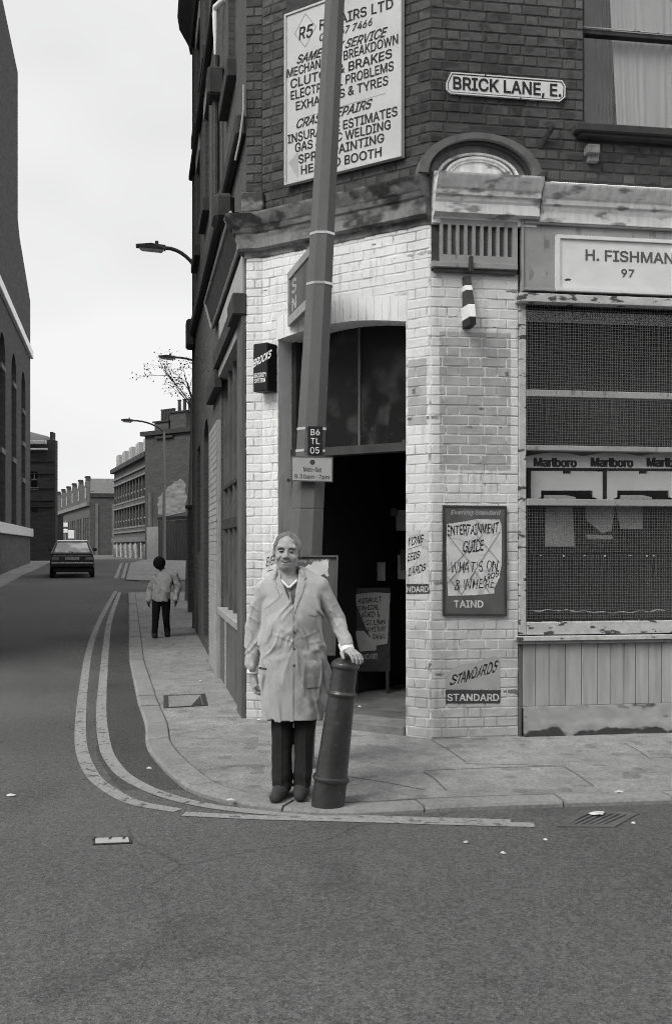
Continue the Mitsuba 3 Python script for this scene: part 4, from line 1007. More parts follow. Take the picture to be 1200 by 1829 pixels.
# window display
FRW = FRR
k = thing('cigarette_display', 'cigarette shelf strip with heavy black lettering and two pale card boxes in the shop window', 'display')
pts = []
for q in range(40):
    px = 938 + (1330 - 938) * q / 39; t = ((px - 940) / 102.0) % 1.0
    pts.append((px, 816 - 7.5 * abs(math.sin(math.pi * t)) ** 0.7))
part(k, 'header_strip', sheetpx(FRR, pts + [(1330, 837), (938, 835)], -0.10, -0.075), 'm_signwhite')
for a, b in ((953.6, 1029), (1055.6, 1130), (1155.5, 1231)):
    part(k, 'lettering', heavy(FRR, 'Marlboro', (a, 832.5), (b, 832.5 + 1.2), (a, 817.5), -0.0745, 1.1), 'm_ink')
for a in (948, 1084, 1220):
    pgx = [(a, 841), (a + 57, 841), (a + 57, 846), (a + 72, 846), (a + 72, 841), (a + 128, 842), (a + 128, 892), (a + 122, 892), (a + 112, 888), (a + 110, 876), (a + 18, 876), (a + 18, 888), (a + 8, 892), (a, 892)]
    part(k, 'card_front', sheetpx(FRR, pgx, -0.13, -0.10), 'm_signwhite')
    part(k, 'card_label', sheetpx(FRR, [(a + 24, 884), (a + 62, 884), (a + 80, 888), (a + 80, 891), (a + 24, 891)], -0.14, -0.12), 'm_palegrey')
    part(k, 'divider', FRR.pbox(a - 7, 838, a - 2, 893, -0.3, -0.09), 'm_black')
for q, lab in (([(975, 906), (1023, 906), (1026, 976), (973, 976)], 'pale notice hanging in the lower shop window, leftmost and longest of three'), ([(1045, 905), (1098, 905), (1092, 948), (1075, 952), (1048, 930)], 'crumpled grey notice in the lower shop window, middle one of three'), ([(1100, 905), (1147, 905), (1147, 945), (1108, 945)], 'square grey notice in the lower shop window, rightmost of three')):
    single('window_notice', lab, 'notice', sheetpx(FRR, q, -0.085, -0.08), 'm_palegrey', group='notices in the shop window')
single('shelf_edge_card', 'thin pale card edge seen through the mesh below the middle window notice', 'card', sheetpx(FRR, [(1047, 955), (1092, 956), (1095, 963), (1049, 962)], -0.12, -0.10), 'm_palegrey')
zz = [FRR.hit(px, 1093 + 2 * math.sin(px * 0.03) + 1.2 * math.sin(px * 0.19), 0.02) for px in range(945, 1200, 6)]
single('plastic_sheet', 'crumpled pale plastic sheet lying along the bottom of the shop window', 'sheet', FRR.mesh(tube([[u, 0.065 - 0.01 * (q % 3), z] for q, (u, z) in enumerate(zz)], [0.0015 + 0.006 * abs(math.sin(q * 1.7) * math.sin(q * 0.37)) for q in range(len(zz))], 6)), 'm_enamel', smooth=True)

# placard leaning inside the doorway
FRI = Frame((0.155, 10.30), (0.93, -0.36))
k = thing('news_placard', 'handwritten news placard standing in the shadow inside the doorway', 'placard')
FRI = Frame(((628 - 600) / F * 11.1, 11.1), (1, 0.04))
part(k, 'board', FRI.pbox(632, 1050, 697, 1200, -0.03, -0.005), 'm_darkpaint')
part(k, 'paper', sheetpx(FRI, [(628, 1062), (670, 1058), (697, 1060), (692, 1150), (668, 1154)], -0.005, 0.004), 'm_palegrey'); part(k, 'paper', sheetpx(FRI, [(633, 1127), (650, 1127), (672, 1152), (672, 1162), (642, 1164)], -0.005, 0.004), 'm_palegrey')
for txt, ll, lr in (('ASSAULT', (639, 1078), (682, 1075)), ('ON GIRL', (641, 1091), (678, 1089)), ('AGED 4', (645, 1103), (678, 1102)), ('CLUNN', (653, 1117), (688, 1116)), ('MYSTERY', (656, 1129), (690, 1128)), ('ON M1', (665, 1142), (688, 1141))):
    part(k, 'lettering', words(FRI, txt, ll, lr, (ll[0], ll[1] - 9), 0.0045, 0.001, True, 0.4), 'm_ink')
part(k, 'band_lettering', words(FRI, 'STANDARD', (636, 1178), (674, 1177), (636, 1169), -0.0045, 0.001), 'm_palegrey')
part(k, 'leg', FRI.pbox(634, 1200, 640, 1238, -0.03, -0.006), 'm_darkpaint'); part(k, 'leg', FRI.pbox(689, 1200, 695, 1238, -0.03, -0.006), 'm_darkpaint')

# ------------------------------------------------------------------ column, bollard, lamps
YC = 7.75
cx_ = lambda z: -0.2 + 0.0541 * (z - 2.12)  # noqa: E731
k = thing('concrete_column', 'tall leaning octagonal grey column rising in front of the shop doorway', 'lamp column')
RC = 8.6


def octo(zs_, rs, rot=math.pi / 8):
    V, f = [], []
    for z, r in zip(zs_, rs):
        for q in range(8):
            a = rot + q * math.pi / 4; V.append([cx_(z) + r / math.cos(math.pi / 8) * math.cos(a), YC + r / math.cos(math.pi / 8) * math.sin(a), z])
    for a in range(len(zs_) - 1):
        for q in range(8):
            i0, i1 = a * 8 + q, a * 8 + (q + 1) % 8; f += [[i0, i1, i1 + 8], [i0, i1 + 8, i0 + 8]]
    n_ = len(V); e = (len(zs_) - 1) * 8; V.append([cx_(zs_[-1]), YC, zs_[-1]])
    f += [[e + q, e + (q + 1) % 8, n_] for q in range(8)]
    return np.array(V), np.array(f)


def rb(v, b): return v, b


part(k, 'base', octo([0.03, 1.955, 1.965], [0.150, 0.118, 0.113]), 'm_column')
part(k, 'base', octo([1.966, 2.14, 2.20, 2.22], [0.117, 0.116, 0.108, 0.104]), 'm_column')
part(k, 'shaft', octo([2.215, 3.0, 5.63, 8.4, RC], [0.104, 0.097, 0.0705, 0.05, 0.05]), 'm_column')
part(k, 'door_line', (lambda v: v)(moved(cbox(-0.05, 0.05, -0.006, 0.0, 0, 0.004, 0), [[1, 0, 0, cx_(1.96)], [0, 1, 0, YC - 0.113], [0, 0, 1, 1.962], [0, 0, 0, 1]])), 'm_soot')
ZAT = lambda py, y=YC: CH + (HY - py) * y / F  # noqa: E731
rat = lambda z: float(np.interp(z, [2.2, 3.0, 5.63, 8.4], [0.104, 0.097, 0.0705, 0.05]))  # noqa: E731
for py in (420, 509, 767, 806):
    z = ZAT(py); part(k, 'metal_band', octo([z - 0.010, z - 0.009, z + 0.009, z + 0.010], [rat(z) + 0.001, rat(z) + 0.004, rat(z) + 0.004, rat(z) + 0.001]), 'm_chrome')
FT = Frame((0, 7.615), (1, 0))
k = thing('number_plate', 'small black plate with white column number strapped to the concrete column', 'sign')
part(k, 'plate', FT.pbox(549.5, 761, 576.5, 813, -0.006, 0.0, 0.001), 'm_black')
for txt, a, b, y0, h in (('B6', 555, 571, 777, 11), ('TL', 554.5, 571, 793, 11), ('05', 554, 570, 809.5, 11)): part(k, 'lettering', words(FT, txt, (a, y0), (b, y0), (a, y0 - h), 0.0005, 0.001, False), 'm_white')
FT2 = Frame((0, 7.585), (1, 0.02))
k = thing('parking_plate', 'grey parking time plate fixed to the column below the number plate', 'sign')
part(k, 'plate', sheetpx(FT2, [(519.5, 814), (594.5, 816), (594, 861), (520, 859)], -0.012, 0.0), 'm_palegrey')
pq = Polygon([FT2.hit(*q) for q in ((519.5, 814), (594.5, 816), (594, 861), (520, 859))])
part(k, 'border', FT2.poly(pq.difference(pq.buffer(-0.008)), 0.0, 0.003), 'm_midpaint')
cc = FT2.hit(558, 825.5); part(k, 'emblem', FT2.poly(Point(*cc).buffer(0.019), 0.0, 0.0012), 'm_ink2')
part(k, 'lettering', words(FT2, 'Mon-Sat', (542, 842), (574, 843), (542, 834), 0.0005, 0.001), 'm_ink2'); part(k, 'lettering', words(FT2, '8.30am-7pm', (526, 854), (589, 855.5), (526, 847), 0.0005, 0.001), 'm_ink2')
part(k, 'bracket', FT2.box(-0.24, -0.12, -0.06, -0.013, 2.16, 2.2), 'm_iron')
FT3 = Frame((0, 7.50), (1, 0.0))
k = thing('column_placard', 'dark framed placard with a torn white sheet hung on the column behind the old man', 'placard')
part(k, 'board', sheetpx(FT3, [(500, 993), (603, 993), (598, 1170), (502, 1170)], -0.05, -0.02), 'm_midpaint')
pq = Polygon([FT3.hit(*q) for q in ((499, 992), (604, 992), (599, 1171), (501, 1171))])
part(k, 'frame', FT3.poly(pq.difference(pq.buffer(-0.012)), -0.03, 0.0), 'm_midpaint')
part(k, 'torn_sheet', sheetpx(FT3, [(538, 1016), (545, 1013), (551, 1008), (556, 1009), (560, 1003), (563, 1004), (566, 1000.5), (568, 1004), (574, 1003), (577, 998), (579, 1001), (583, 997.5), (586, 1001), (587, 1013), (585, 1021), (588, 1029), (583, 1030), (579, 1025), (570, 1030), (545, 1030)], -0.02, -0.015), 'm_paper')
part(k, 'lettering', words(FT3, 'Evening Standard', (515, 1004), (588, 1004), (516, 998), -0.019, 0.001), 'm_palegrey')
part(k, 'strap', FT3.box(-0.32, -0.14, -0.14, -0.051, 1.35, 1.38), 'm_iron')

k = thing('cannon_bollard', 'old dark iron bollard leaning to the right under the old man\'s hand', 'bollard')
q0, q1 = np.array([-0.057, 6.62, 0.03]), np.array([0.0625, 6.62, 0.985])
ax = q1 - q0; LB = np.linalg.norm(ax); ax /= LB; sx = np.cross([0, 1, 0], ax); sx /= np.linalg.norm(sx); sy = np.cross(ax, sx)
MB = np.eye(4); MB[:3, 0], MB[:3, 1], MB[:3, 2], MB[:3, 3] = sx, sy, ax, q0
tr = lambda pr: moved(revolve([(max(r, 1e-4), t * LB) for t, r in pr], 40), MB)  # noqa: E731
part(k, 'body', tr([(0.0, 0.103), (0.19, 0.102), (0.205, 0.104), (0.21, 0.112), (0.222, 0.117), (0.236, 0.113), (0.243, 0.102), (0.30, 0.0975), (0.55, 0.090), (0.75, 0.0835), (0.757, 0.086), (0.768, 0.0935), (0.780, 0.0935), (0.79, 0.086), (0.796, 0.081), (0.93, 0.0775), (0.938, 0.080), (0.948, 0.0885), (0.966, 0.0885), (0.975, 0.082), (0.985, 0.072), (1.0, 0.05), (1.005, 0.038), (1.006, 0.0)]), 'm_iron', smooth=40)
part(k, 'cap_knob', tr([(0.995, 0.028), (1.012, 0.036), (1.028, 0.033), (1.036, 0.018), (1.038, 0.0)]), 'm_iron', smooth=True)


def lamp(x, y, ztop, reach, lab, base_z, lean=0.0, head=0.75):
    k = thing('street_lamp', lab, 'street lamp', 'street lamps along the side street')
    part(k, 'column', tube([[x, y, base_z], [x + lean * 0.5, y, (base_z + ztop) / 2], [x + lean, y, ztop - 0.6]], [0.10, 0.085, 0.06], 10), 'm_lamppost', smooth=40)
    d = np.array([-0.98, -0.16]); P = []
    for t in np.linspace(0, 1, 9): P.append([x + lean + d[0] * reach * t ** 1.3, y + d[1] * reach * t ** 1.3, ztop - 0.65 + 0.65 * math.sin(t * math.pi / 2)])
    part(k, 'arm', tube(P, 0.05, 8), 'm_lampdark', smooth=40)
    e = np.array(P[-1]); f = Frame(e[:2], -d)
    part(k, 'head', f.mesh(hull([(-head, -0.06, e[2] - 0.02), (-head, 0.06, e[2] - 0.02), (-head, -0.05, e[2] + 0.06), (-head, 0.05, e[2] + 0.06), (0, -0.10, e[2] - 0.06), (0, 0.10, e[2] - 0.06), (0, -0.06, e[2] + 0.06), (0, 0.06, e[2] + 0.06), (-head * 0.5, -0.1, e[2] + 0.09), (-head * .5, 0.1, e[2] + 0.09)])), 'm_lampdark')
    part(k, 'lens', f.mesh(hull([(-head * 0.9, -0.06, e[2] - 0.03), (-head * 0.9, 0.06, e[2] - 0.03), (-0.04, -0.08, e[2] - 0.06), (-0.04, 0.08, e[2] - 0.06), (-head * 0.8, 0, e[2] - 0.11), (-0.1, 0, e[2] - 0.14)])), 'm_lens')
    part(k, 'photocell', f.box(-head * 0.36, -head * 0.24, -0.04, 0.04, e[2] + 0.07, e[2] + 0.17, 0.02), 'm_lampdark')


p = at(293, 437, 27.0); lamp(-3.80, 27.4, p[2] + 0.0, (-3.52 - p[0]) / 0.98, 'street lamp whose curved arm is the highest and largest, nearest the corner building', gz(27.4), 0.28)
p = at(312, 637, 48.0); lamp(p[0] + 1.62, 48.4, p[2], 1.75, 'street lamp with its arm just above the bare twigs, middle one of three', gz(48), 0.1)
p = at(236, 750, 60.5); lamp(-9.85, 61.0, p[2], (-9.85 - p[0]) / 0.98, 'farthest street lamp, its whole pale column standing before the brick gable', gz(61) + KH, 0.0, 0.66)

# ------------------------------------------------------------------ people
MX, MY, MZ = (525 - 600) / F * 6.86, 6.86, GB + KH
SCM = F / 6.86
lx = lambda px: (px - 525) / SCM  # noqa: E731
lz = lambda py: CH - GB - KH + (HY - py) * 6.86 / F  # noqa: E731


def person_mesh(m): return moved(m, [[1, 0, 0, MX], [0, 1, 0, MY], [0, 0, 1, MZ], [0, 0, 0, 1]])


hx, hz_ = lx(512.5), lz(986)
man = thing('person', 'smiling old man in a pale shop coat leaning one hand on the iron bollard', 'person')
wr_r, wr_l = np.array([lx(619), -0.06, lz(1156)]), np.array([lx(451), 0.02, lz(1203)])
el_r, el_l = np.array([lx(601), 0.06, lz(1108)]), np.array([lx(453), 0.05, lz(1122)])
sh_r, sh_l = np.array([lx(570), 0.02, lz(1048)]), np.array([lx(473), 0.02, lz(1054)])


def hand(prims, wrist, knuck, tips, thumb, r=0.0105):
    """A palm from the wrist to the knuckle line, and fingers given as chains of points."""
    kc = np.mean(knuck, 0)
    prims += [('+', capd(wrist, wrist * 0.35 + kc * 0.65, 0.026, 0.027), 0.012)]
    for q, kn in enumerate(knuck): prims += [('+', capd(wrist * 0.6 + kc * 0.4, kn, 0.018, 0.0125), 0.010)]
    for kn, ch in zip(knuck, tips):
        P = [kn, *ch]
        for a, b, ra, rb_ in zip(P[:-1], P[1:], (0.0115, 0.0105, 0.0095), (0.0105, 0.0095, 0.0085)): prims += [('+', capd(a, b, ra, rb_), 0.003)]
    P = thumb
    for a, b, ra, rb_ in zip(P[:-1], P[1:], (0.014, 0.0125), (0.0125, 0.0095)): prims += [('+', capd(a, b, ra, rb_), 0.004)]


tilt = np.array([[1.05, 0, -0.03], [0, 1.0, 0.0], [0.03, 0, 1]])
c = np.array([hx, 0.0, hz_])
H = lambda x, y, z: c + tilt.T @ np.array([x, y, z])  # noqa: E731
body = [('+', elld(H(0, 0.015, 0.035), (0.077, 0.098, 0.088)), 0.01), ('+', elld(H(0, -0.012, -0.035), (0.072, 0.078, 0.085)), 0.03), ('+', elld(H(0, -0.048, -0.088), (0.038, 0.034, 0.030)), 0.03),
        ('+', capd(H(0, 0.02, -0.06), H(-0.005, 0.03, -0.19), 0.062, 0.066), 0.02),
        ('+', elld(H(-0.036, -0.062, -0.035), (0.032, 0.028, 0.026)), 0.015), ('+', elld(H(0.036, -0.062, -0.035), (0.030, 0.026, 0.026)), 0.015),
        ('+', capd(H(-0.045, -0.070, 0.030), H(0.045, -0.070, 0.030), 0.016, 0.016), 0.012),
        ('-', elld(H(-0.031, -0.092, 0.004), (0.023, 0.020, 0.013)), 0.008), ('-', elld(H(0.031, -0.092, 0.004), (0.023, 0.020, 0.013)), 0.008),
        ('+', elld(H(-0.031, -0.074, 0.003), (0.015, 0.013, 0.010)), 0.004), ('+', elld(H(0.031, -0.074, 0.003), (0.015, 0.013, 0.010)), 0.004),
        ('+', capd(H(0, -0.084, 0.012), H(0, -0.106, -0.028), 0.009, 0.0135), 0.006), ('+', elld(H(-0.014, -0.096, -0.034), (0.008, 0.009, 0.008)), 0.005), ('+', elld(H(0.014, -0.096, -0.034), (0.008, 0.009, 0.008)), 0.005),
        ('-', capd(H(-0.034, -0.092, -0.054), H(0.0, -0.101, -0.066), 0.0042, 0.0052), 0.004), ('-', capd(H(0.0, -0.101, -0.066), H(0.034, -0.092, -0.054), 0.0052, 0.0042), 0.004),
        ('+', capd(H(-0.018, -0.087, -0.075), H(0.018, -0.087, -0.075), 0.005, 0.005), 0.008),
        ('-', capd(H(-0.026, -0.094, -0.026), H(-0.044, -0.078, -0.058), 0.004, 0.004), 0.008), ('-', capd(H(0.026, -0.094, -0.026), H(0.044, -0.078, -0.058), 0.004, 0.004), 0.008),
        ('-', capd(H(-0.030, -0.086, 0.062), H(0.030, -0.086, 0.062), 0.0022, 0.0022), 0.004), ('-', capd(H(-0.026, -0.081, 0.076), H(0.028, -0.081, 0.076), 0.0022, 0.0022), 0.004),
        ('-', capd(H(-0.050, -0.080, -0.012), H(-0.018, -0.090, -0.014), 0.0028, 0.0028), 0.005), ('-', capd(H(0.018, -0.090, -0.014), H(0.050, -0.080, -0.012), 0.0028, 0.0028), 0.005),
        ('-', capd(H(-0.052, -0.062, 0.006), H(-0.066, -0.045, 0.012), 0.0025, 0.0020), 0.004), ('-', capd(H(0.052, -0.062, 0.006), H(0.066, -0.045, 0.012), 0.0025, 0.0020), 0.004),
        ('+', elld(H(-0.081, 0.012, -0.005), (0.011, 0.020, 0.034)), 0.006), ('+', elld(H(0.081, 0.012, -0.005), (0.011, 0.020, 0.034)), 0.006),
        ('+', loftd([(0.80, 0, 0.01, 0.15, 0.10), (1.0, 0, 0.01, 0.16, 0.11), (1.25, -0.01, 0.02, 0.17, 0.105), (1.37, -0.02, 0.03, 0.13, 0.08), (1.42, -0.03, 0.03, 0.07, 0.05)]), 0.03),
        ('+', capd(sh_r, el_r, 0.045, 0.036), 0.03), ('+', capd(el_r, wr_r, 0.036, 0.026), 0.01), ('+', capd(sh_l, el_l, 0.045, 0.036), 0.03), ('+', capd(el_l, wr_l, 0.036, 0.026), 0.01),
        ('+', capd((0.085, 0.01, 0.84), (0.08, 0.01, 0.45), 0.075, 0.05), 0.03), ('+', capd((0.08, 0.01, 0.45), (0.072, 0.02, 0.09), 0.05, 0.035), 0.02), ('+', capd((-0.085, 0.01, 0.84), (-0.08, 0.0, 0.45), 0.075, 0.05), 0.03), ('+', capd((-0.08, 0.0, 0.45), (-0.078, 0.0, 0.09), 0.05, 0.035), 0.02),
        ('+', capd((0.072, 0.02, 0.07), (0.07, -0.08, 0.04), 0.03, 0.025), 0.01), ('+', capd((-0.078, 0.0, 0.07), (-0.095, -0.10, 0.04), 0.03, 0.025), 0.01)]
topc = q1 + ax * 0.03 - np.array([MX, MY, MZ])          # top of the bollard in the man's own coordinates
kn = [topc + np.array(v) for v in ((0.008, -0.054, 0.018), (0.027, -0.046, 0.024), (0.043, -0.033, 0.024), (0.054, -0.016, 0.018))]
tp = [[topc + np.array(v) for v in ch] for ch in (((0.024, -0.084, 0.004), (0.036, -0.094, -0.020), (0.039, -0.092, -0.038)), ((0.048, -0.078, 0.006), (0.060, -0.090, -0.022), (0.062, -0.088, -0.046)), ((0.068, -0.062, 0.004), (0.080, -0.074, -0.024), (0.082, -0.072, -0.050)), ((0.082, -0.038, -0.002), (0.094, -0.048, -0.026), (0.096, -0.047, -0.044)))]
hand(body, wr_r + np.array([0.012, 0.0, -0.020]), kn, tp, [wr_r + [0.0, -0.02, -0.04], topc + [-0.030, -0.065, 0.014], topc + [-0.020, -0.088, -0.016]])
wl = wr_l + np.array([0.004, 0.0, -0.018])
knl = [wl + np.array(v) for v in ((0.004, -0.030, -0.072), (0.012, -0.010, -0.078), (0.014, 0.012, -0.076), (0.012, 0.032, -0.070))]
tpl = [[a + np.array(v) for v in ((0.012, 0.002, -0.030), (0.030, 0.006, -0.040), (0.040, 0.008, -0.030))] for a in knl]
hand(body, wl, knl, tpl, [wl + [0.006, -0.028, -0.025], wl + [0.022, -0.042, -0.058], wl + [0.036, -0.036, -0.080]])
part(man, 'body', person_mesh(solid(body, 0.0042)), 'm_skin', smooth=True)
HL = H(-0.004, -0.099, 0.040)
hairp = [('+', elld(H(0, 0.022, 0.041), (0.084, 0.100, 0.091)), 0.01), ('+', elld(H(-0.071, 0.015, 0.02), (0.016, 0.040, 0.048)), 0.01), ('+', elld(H(0.072, 0.015, 0.028), (0.018, 0.042, 0.052)), 0.01), ('-', elld(HL, (0.062, 0.084, 0.071)), 0.008), ('-', elld(H(0, -0.06, -0.05), (0.074, 0.09, 0.075)), 0.005), ('-', elld(H(-0.083, -0.015, -0.03), (0.02, 0.03, 0.04)), 0.005), ('-', elld(H(0.083, -0.015, -0.03), (0.02, 0.03, 0.04)), 0.005)]
part(man, 'hair', person_mesh(solid(hairp, 0.004, lambda x, y, z: 0.008 * (meshkit.fbm(np.stack([x * 110 + z * 40, y * 25, z * 30], -1), 2, 3) - 0.5))), 'm_hair', smooth=True)
for s_ in (-1, 1):
    part(man, 'eye', person_mesh(solid([('+', elld(H(s_ * 0.031, -0.0845, 0.0025), (0.0150, 0.0070, 0.0044)), 0.001)], 0.0016)), 'm_ink', smooth=True)
    part(man, 'eyebrow', person_mesh(tube([H(s_ * 0.013, -0.0895, 0.022), H(s_ * 0.032, -0.0905, 0.027), H(s_ * 0.052, -0.078, 0.019)], [0.0035, 0.005, 0.003], 6)), 'm_brow', smooth=True)
part(man, 'mouth', person_mesh(tube([H(-0.035, -0.086, -0.053), H(-0.016, -0.0945, -0.063), H(0.0, -0.0965, -0.0655), H(0.016, -0.0945, -0.063), H(0.035, -0.086, -0.053)], [0.0010, 0.0026, 0.0030, 0.0026, 0.0010], 6)), 'm_lip', smooth=True)
part(man, 'spectacle_rim', person_mesh(join([tube([H(s_ * 0.031 + 0.020 * math.cos(t), -0.097 + 0.010 * abs(math.cos(t)) * (1 if s_ * math.cos(t) > 0 else 0.2), 0.004 + 0.015 * math.sin(t)) for t in np.linspace(0, 2 * math.pi, 17)], 0.0009, 5, False) for s_ in (-1, 1)])), 'm_ink2', smooth=True) if False else None
# clothes
tz = lambda py: lz(py)  # noqa: E731
trous = []
for s_, x0, x1 in ((-1, lx(504), lx(504)), (1, lx(545), lx(540))):
    xa = (x0, x1)
    trous += [('+', loftd([(tz(1402) , xa[1], -0.015 + 0.01 * s_, 0.067 if s_ < 0 else 0.058, 0.095), (0.3, xa[1] * .6 + xa[0] * .4, 0.0, 0.066 if s_ < 0 else 0.062, 0.085), (0.5, xa[0], 0.0, 0.074, 0.088), (0.7, xa[0] * 1.02, 0.0, 0.085, 0.105), (0.9, xa[0] * 0.8, 0.01, 0.10, 0.12)], 2.1), 0.012)]
part(man, 'trousers', person_mesh(solid(trous, 0.006, lambda x, y, z: -0.006 * np.exp(-(((np.abs(x) - 0.077 - 0.0) / 0.006) ** 2)) * (y < 0) + 0.016 * (meshkit.fbm(np.stack([x * 9, y * 9, z * 8], -1), 3, 4) - 0.5) + 0.003 * np.sin(z * 60 + 5 * meshkit.noise(np.stack([x * 9, y * 9, z * 6], -1), 7)) * np.clip((0.24 - z) / 0.12, 0, 1))), 'm_trousers', smooth=True)
for (hx0, tx, ty, nm) in ((lx(509), lx(495), -0.205, 'shoe'), (lx(541), lx(537), -0.155, 'shoe')):
    yb = 0.05
    shoe = [('+', capd((hx0, yb, 0.045), (hx0 * .5 + tx * .5, (yb + ty) / 2, 0.048), 0.038, 0.049), 0.02), ('+', capd((hx0 * .5 + tx * .5, (yb + ty) / 2, 0.045), (tx, ty, 0.033), 0.049, 0.038), 0.02), ('+', capd((hx0, yb, 0.06), (hx0, yb - 0.03, 0.12), 0.036, 0.040), 0.02), ('&', (lambda x, y, z: 0.004 - z + 0 * x + 0 * y, np.array([-1, -1, -1.]), np.array([1, 1, 1.])), 0.001)]
    sk = part(man, nm, person_mesh(solid(shoe, 0.005)), 'm_shoe', smooth=True)
coat_rows = [(lz(1281), lx(523), 0.005, 0.190, 0.150), (0.62, lx(526), 0.005, 0.206, 0.152), (0.78, lx(528), 0.0, 0.214, 0.150), (0.90, lx(525), 0.0, 0.206, 0.146), (1.0, lx(521), 0.0, 0.198, 0.144), (1.08, lx(521), 0.0, 0.190, 0.142), (1.20, lx(521), 0.01, 0.188, 0.132), (1.30, lx(520), 0.02, 0.184, 0.115), (1.37, lx(519), 0.025, 0.165, 0.095), (1.42, lx(516), 0.03, 0.105, 0.075), (1.445, lx(515), 0.032, 0.080, 0.066)]
zV = lz(1092)


def vneck(x, y, z):
    xl = np.interp(z, [zV, lz(1034), 1.6], [lx(525), lx(503), lx(497)]); xr = np.interp(z, [zV, lz(1034), 1.6], [lx(525.5), lx(533), lx(536)])
    return np.maximum(np.maximum(xl - x, x - xr), np.maximum(zV - z, y - 0.03))


slit = lambda x, y, z: np.maximum(np.abs(x - lx(526.5)) - 0.0015 - np.clip(lz(1190) - z, 0, 0.4) * 0.005, np.maximum(y + 0.02, z - lz(1182)))  # noqa: E731


def folds(x, y, z):
    ridge = lambda n: np.clip(1 - 3.2 * np.abs(2 * n - 1), 0, 1) ** 1.5   # noqa: E731
    warp = 0.10 * meshkit.noise(np.stack([x * 6, y * 6, z * 6], -1), 4)
    xm = x - lx(526)
    up, low = np.clip((z - 0.86) / 0.12, 0, 1) * np.clip((1.37 - z) / 0.12, 0.1, 1), np.clip((1.0 - z) / 0.14, 0, 1)
    s1 = np.sign(xm) * 0.55; across, along = np.abs(xm) * 0.86 + z * 0.50 + warp, z * 0.86 - np.abs(xm) * 0.50
    f1 = meshkit.fbm(np.stack([across * 13 + 3 * (xm > 0), along * 3.0, y * 3 + s1], -1), 2, 12)
    f2 = meshkit.fbm(np.stack([(x + warp * 0.6 + 0.10 * z) * 15, z * 1.9, y * 7], -1), 2, 13)
    f3 = meshkit.fbm(np.stack([x * 30, y * 30, z * 22], -1), 2, 14) - 0.5
    rr = np.hypot(xm, z - lz(1155)); th = np.arctan2(z - lz(1150), np.abs(xm) + 0.03)
    pull = ridge(meshkit.noise(np.stack([th * 3.2 + 4 * (xm > 0), rr * 4, y * 2], -1), 9)) * np.exp(-((rr - 0.10) / 0.07) ** 2) * (y < 0)
    edge = np.where((y < 0) & (z < zV), 0.0045 * np.tanh(xm / 0.003) * np.exp(-np.abs(xm) / 0.02), 0)
    arm = ((x > lx(586)) | (x < lx(463))) * ridge(meshkit.noise(np.stack([x * 11 + z * 9, y * 9, z * 13 - np.abs(xm) * 9], -1), 8)) * np.clip((1.30 - z) / 0.1, 0, 1)
    return -0.015 * ridge(f1) * up - 0.014 * ridge(f2) * low + 0.016 * (f2 - 0.5) * low + 0.010 * (f1 - 0.5) * up + 0.004 * f3 - 0.007 * pull - 0.0055 * arm + edge


aw_l, aw_r = wr_l + [0, 0, 0.05], wr_r + [-0.004, 0.0, 0.028]
coat = [('+', loftd(coat_rows, 2.5), 0.01), ('+', capd((lx(500), 0.035, lz(1030)), sh_l + [0.006, 0, -0.004], 0.062, 0.064), 0.03), ('+', capd((lx(535), 0.035, lz(1028)), sh_r + [-0.002, 0, -0.002], 0.062, 0.066), 0.03),
        ('+', capd(sh_l, el_l, 0.060, 0.047), 0.010), ('+', capd(el_l, aw_l, 0.047, 0.038), 0.010), ('+', capd(sh_r, el_r, 0.064, 0.050), 0.010), ('+', capd(el_r, aw_r, 0.050, 0.038), 0.010),
        ('-', (vneck, np.array([-0.3, -0.3, zV]), np.array([0.3, 0.05, 1.6])), 0.004), ('-', (slit, np.array([-0.03, -0.3, 0.4]), np.array([0.05, 0.0, lz(1180)])), 0.003),
        ('-', loftd([(0.40, lx(522), 0.0, 0.150, 0.105), (0.60, lx(522), 0.0, 0.135, 0.09)]), 0.005), ('-', capd((hx, 0.03, 1.40), (hx, 0.03, 1.60), 0.072, 0.078), 0.004),
        ('-', capd(aw_l + [0, 0, -0.06], aw_l + [0, 0, -0.005], 0.033, 0.031), 0.003)]
cm = solid(coat, 0.0055, folds)
part(man, 'coat', person_mesh(cm), 'm_coat', smooth=True)
cf = cm[0][cm[0][:, 1] < 0.02]; tree = cKDTree(cf[:, [0, 2]])


def drape(poly, off, thick=0.006, step=0.008):
    """A flat piece of cloth laid on the front of the coat."""
    m = trimesh.creation.extrude_polygon(poly, 0.001, engine='earcut'); v, f = trimesh.remesh.subdivide_to_size(np.asarray(m.vertices), np.asarray(m.faces), step)
    d, i = tree.query(v[:, :2], k=5); y = np.min(cf[i][:, :, 1], 1)
    return np.column_stack([v[:, 0], y + 0.003 - (v[:, 2] > 0.0005) * thick - off * (v[:, 2] > 0.0005), v[:, 1]]), f


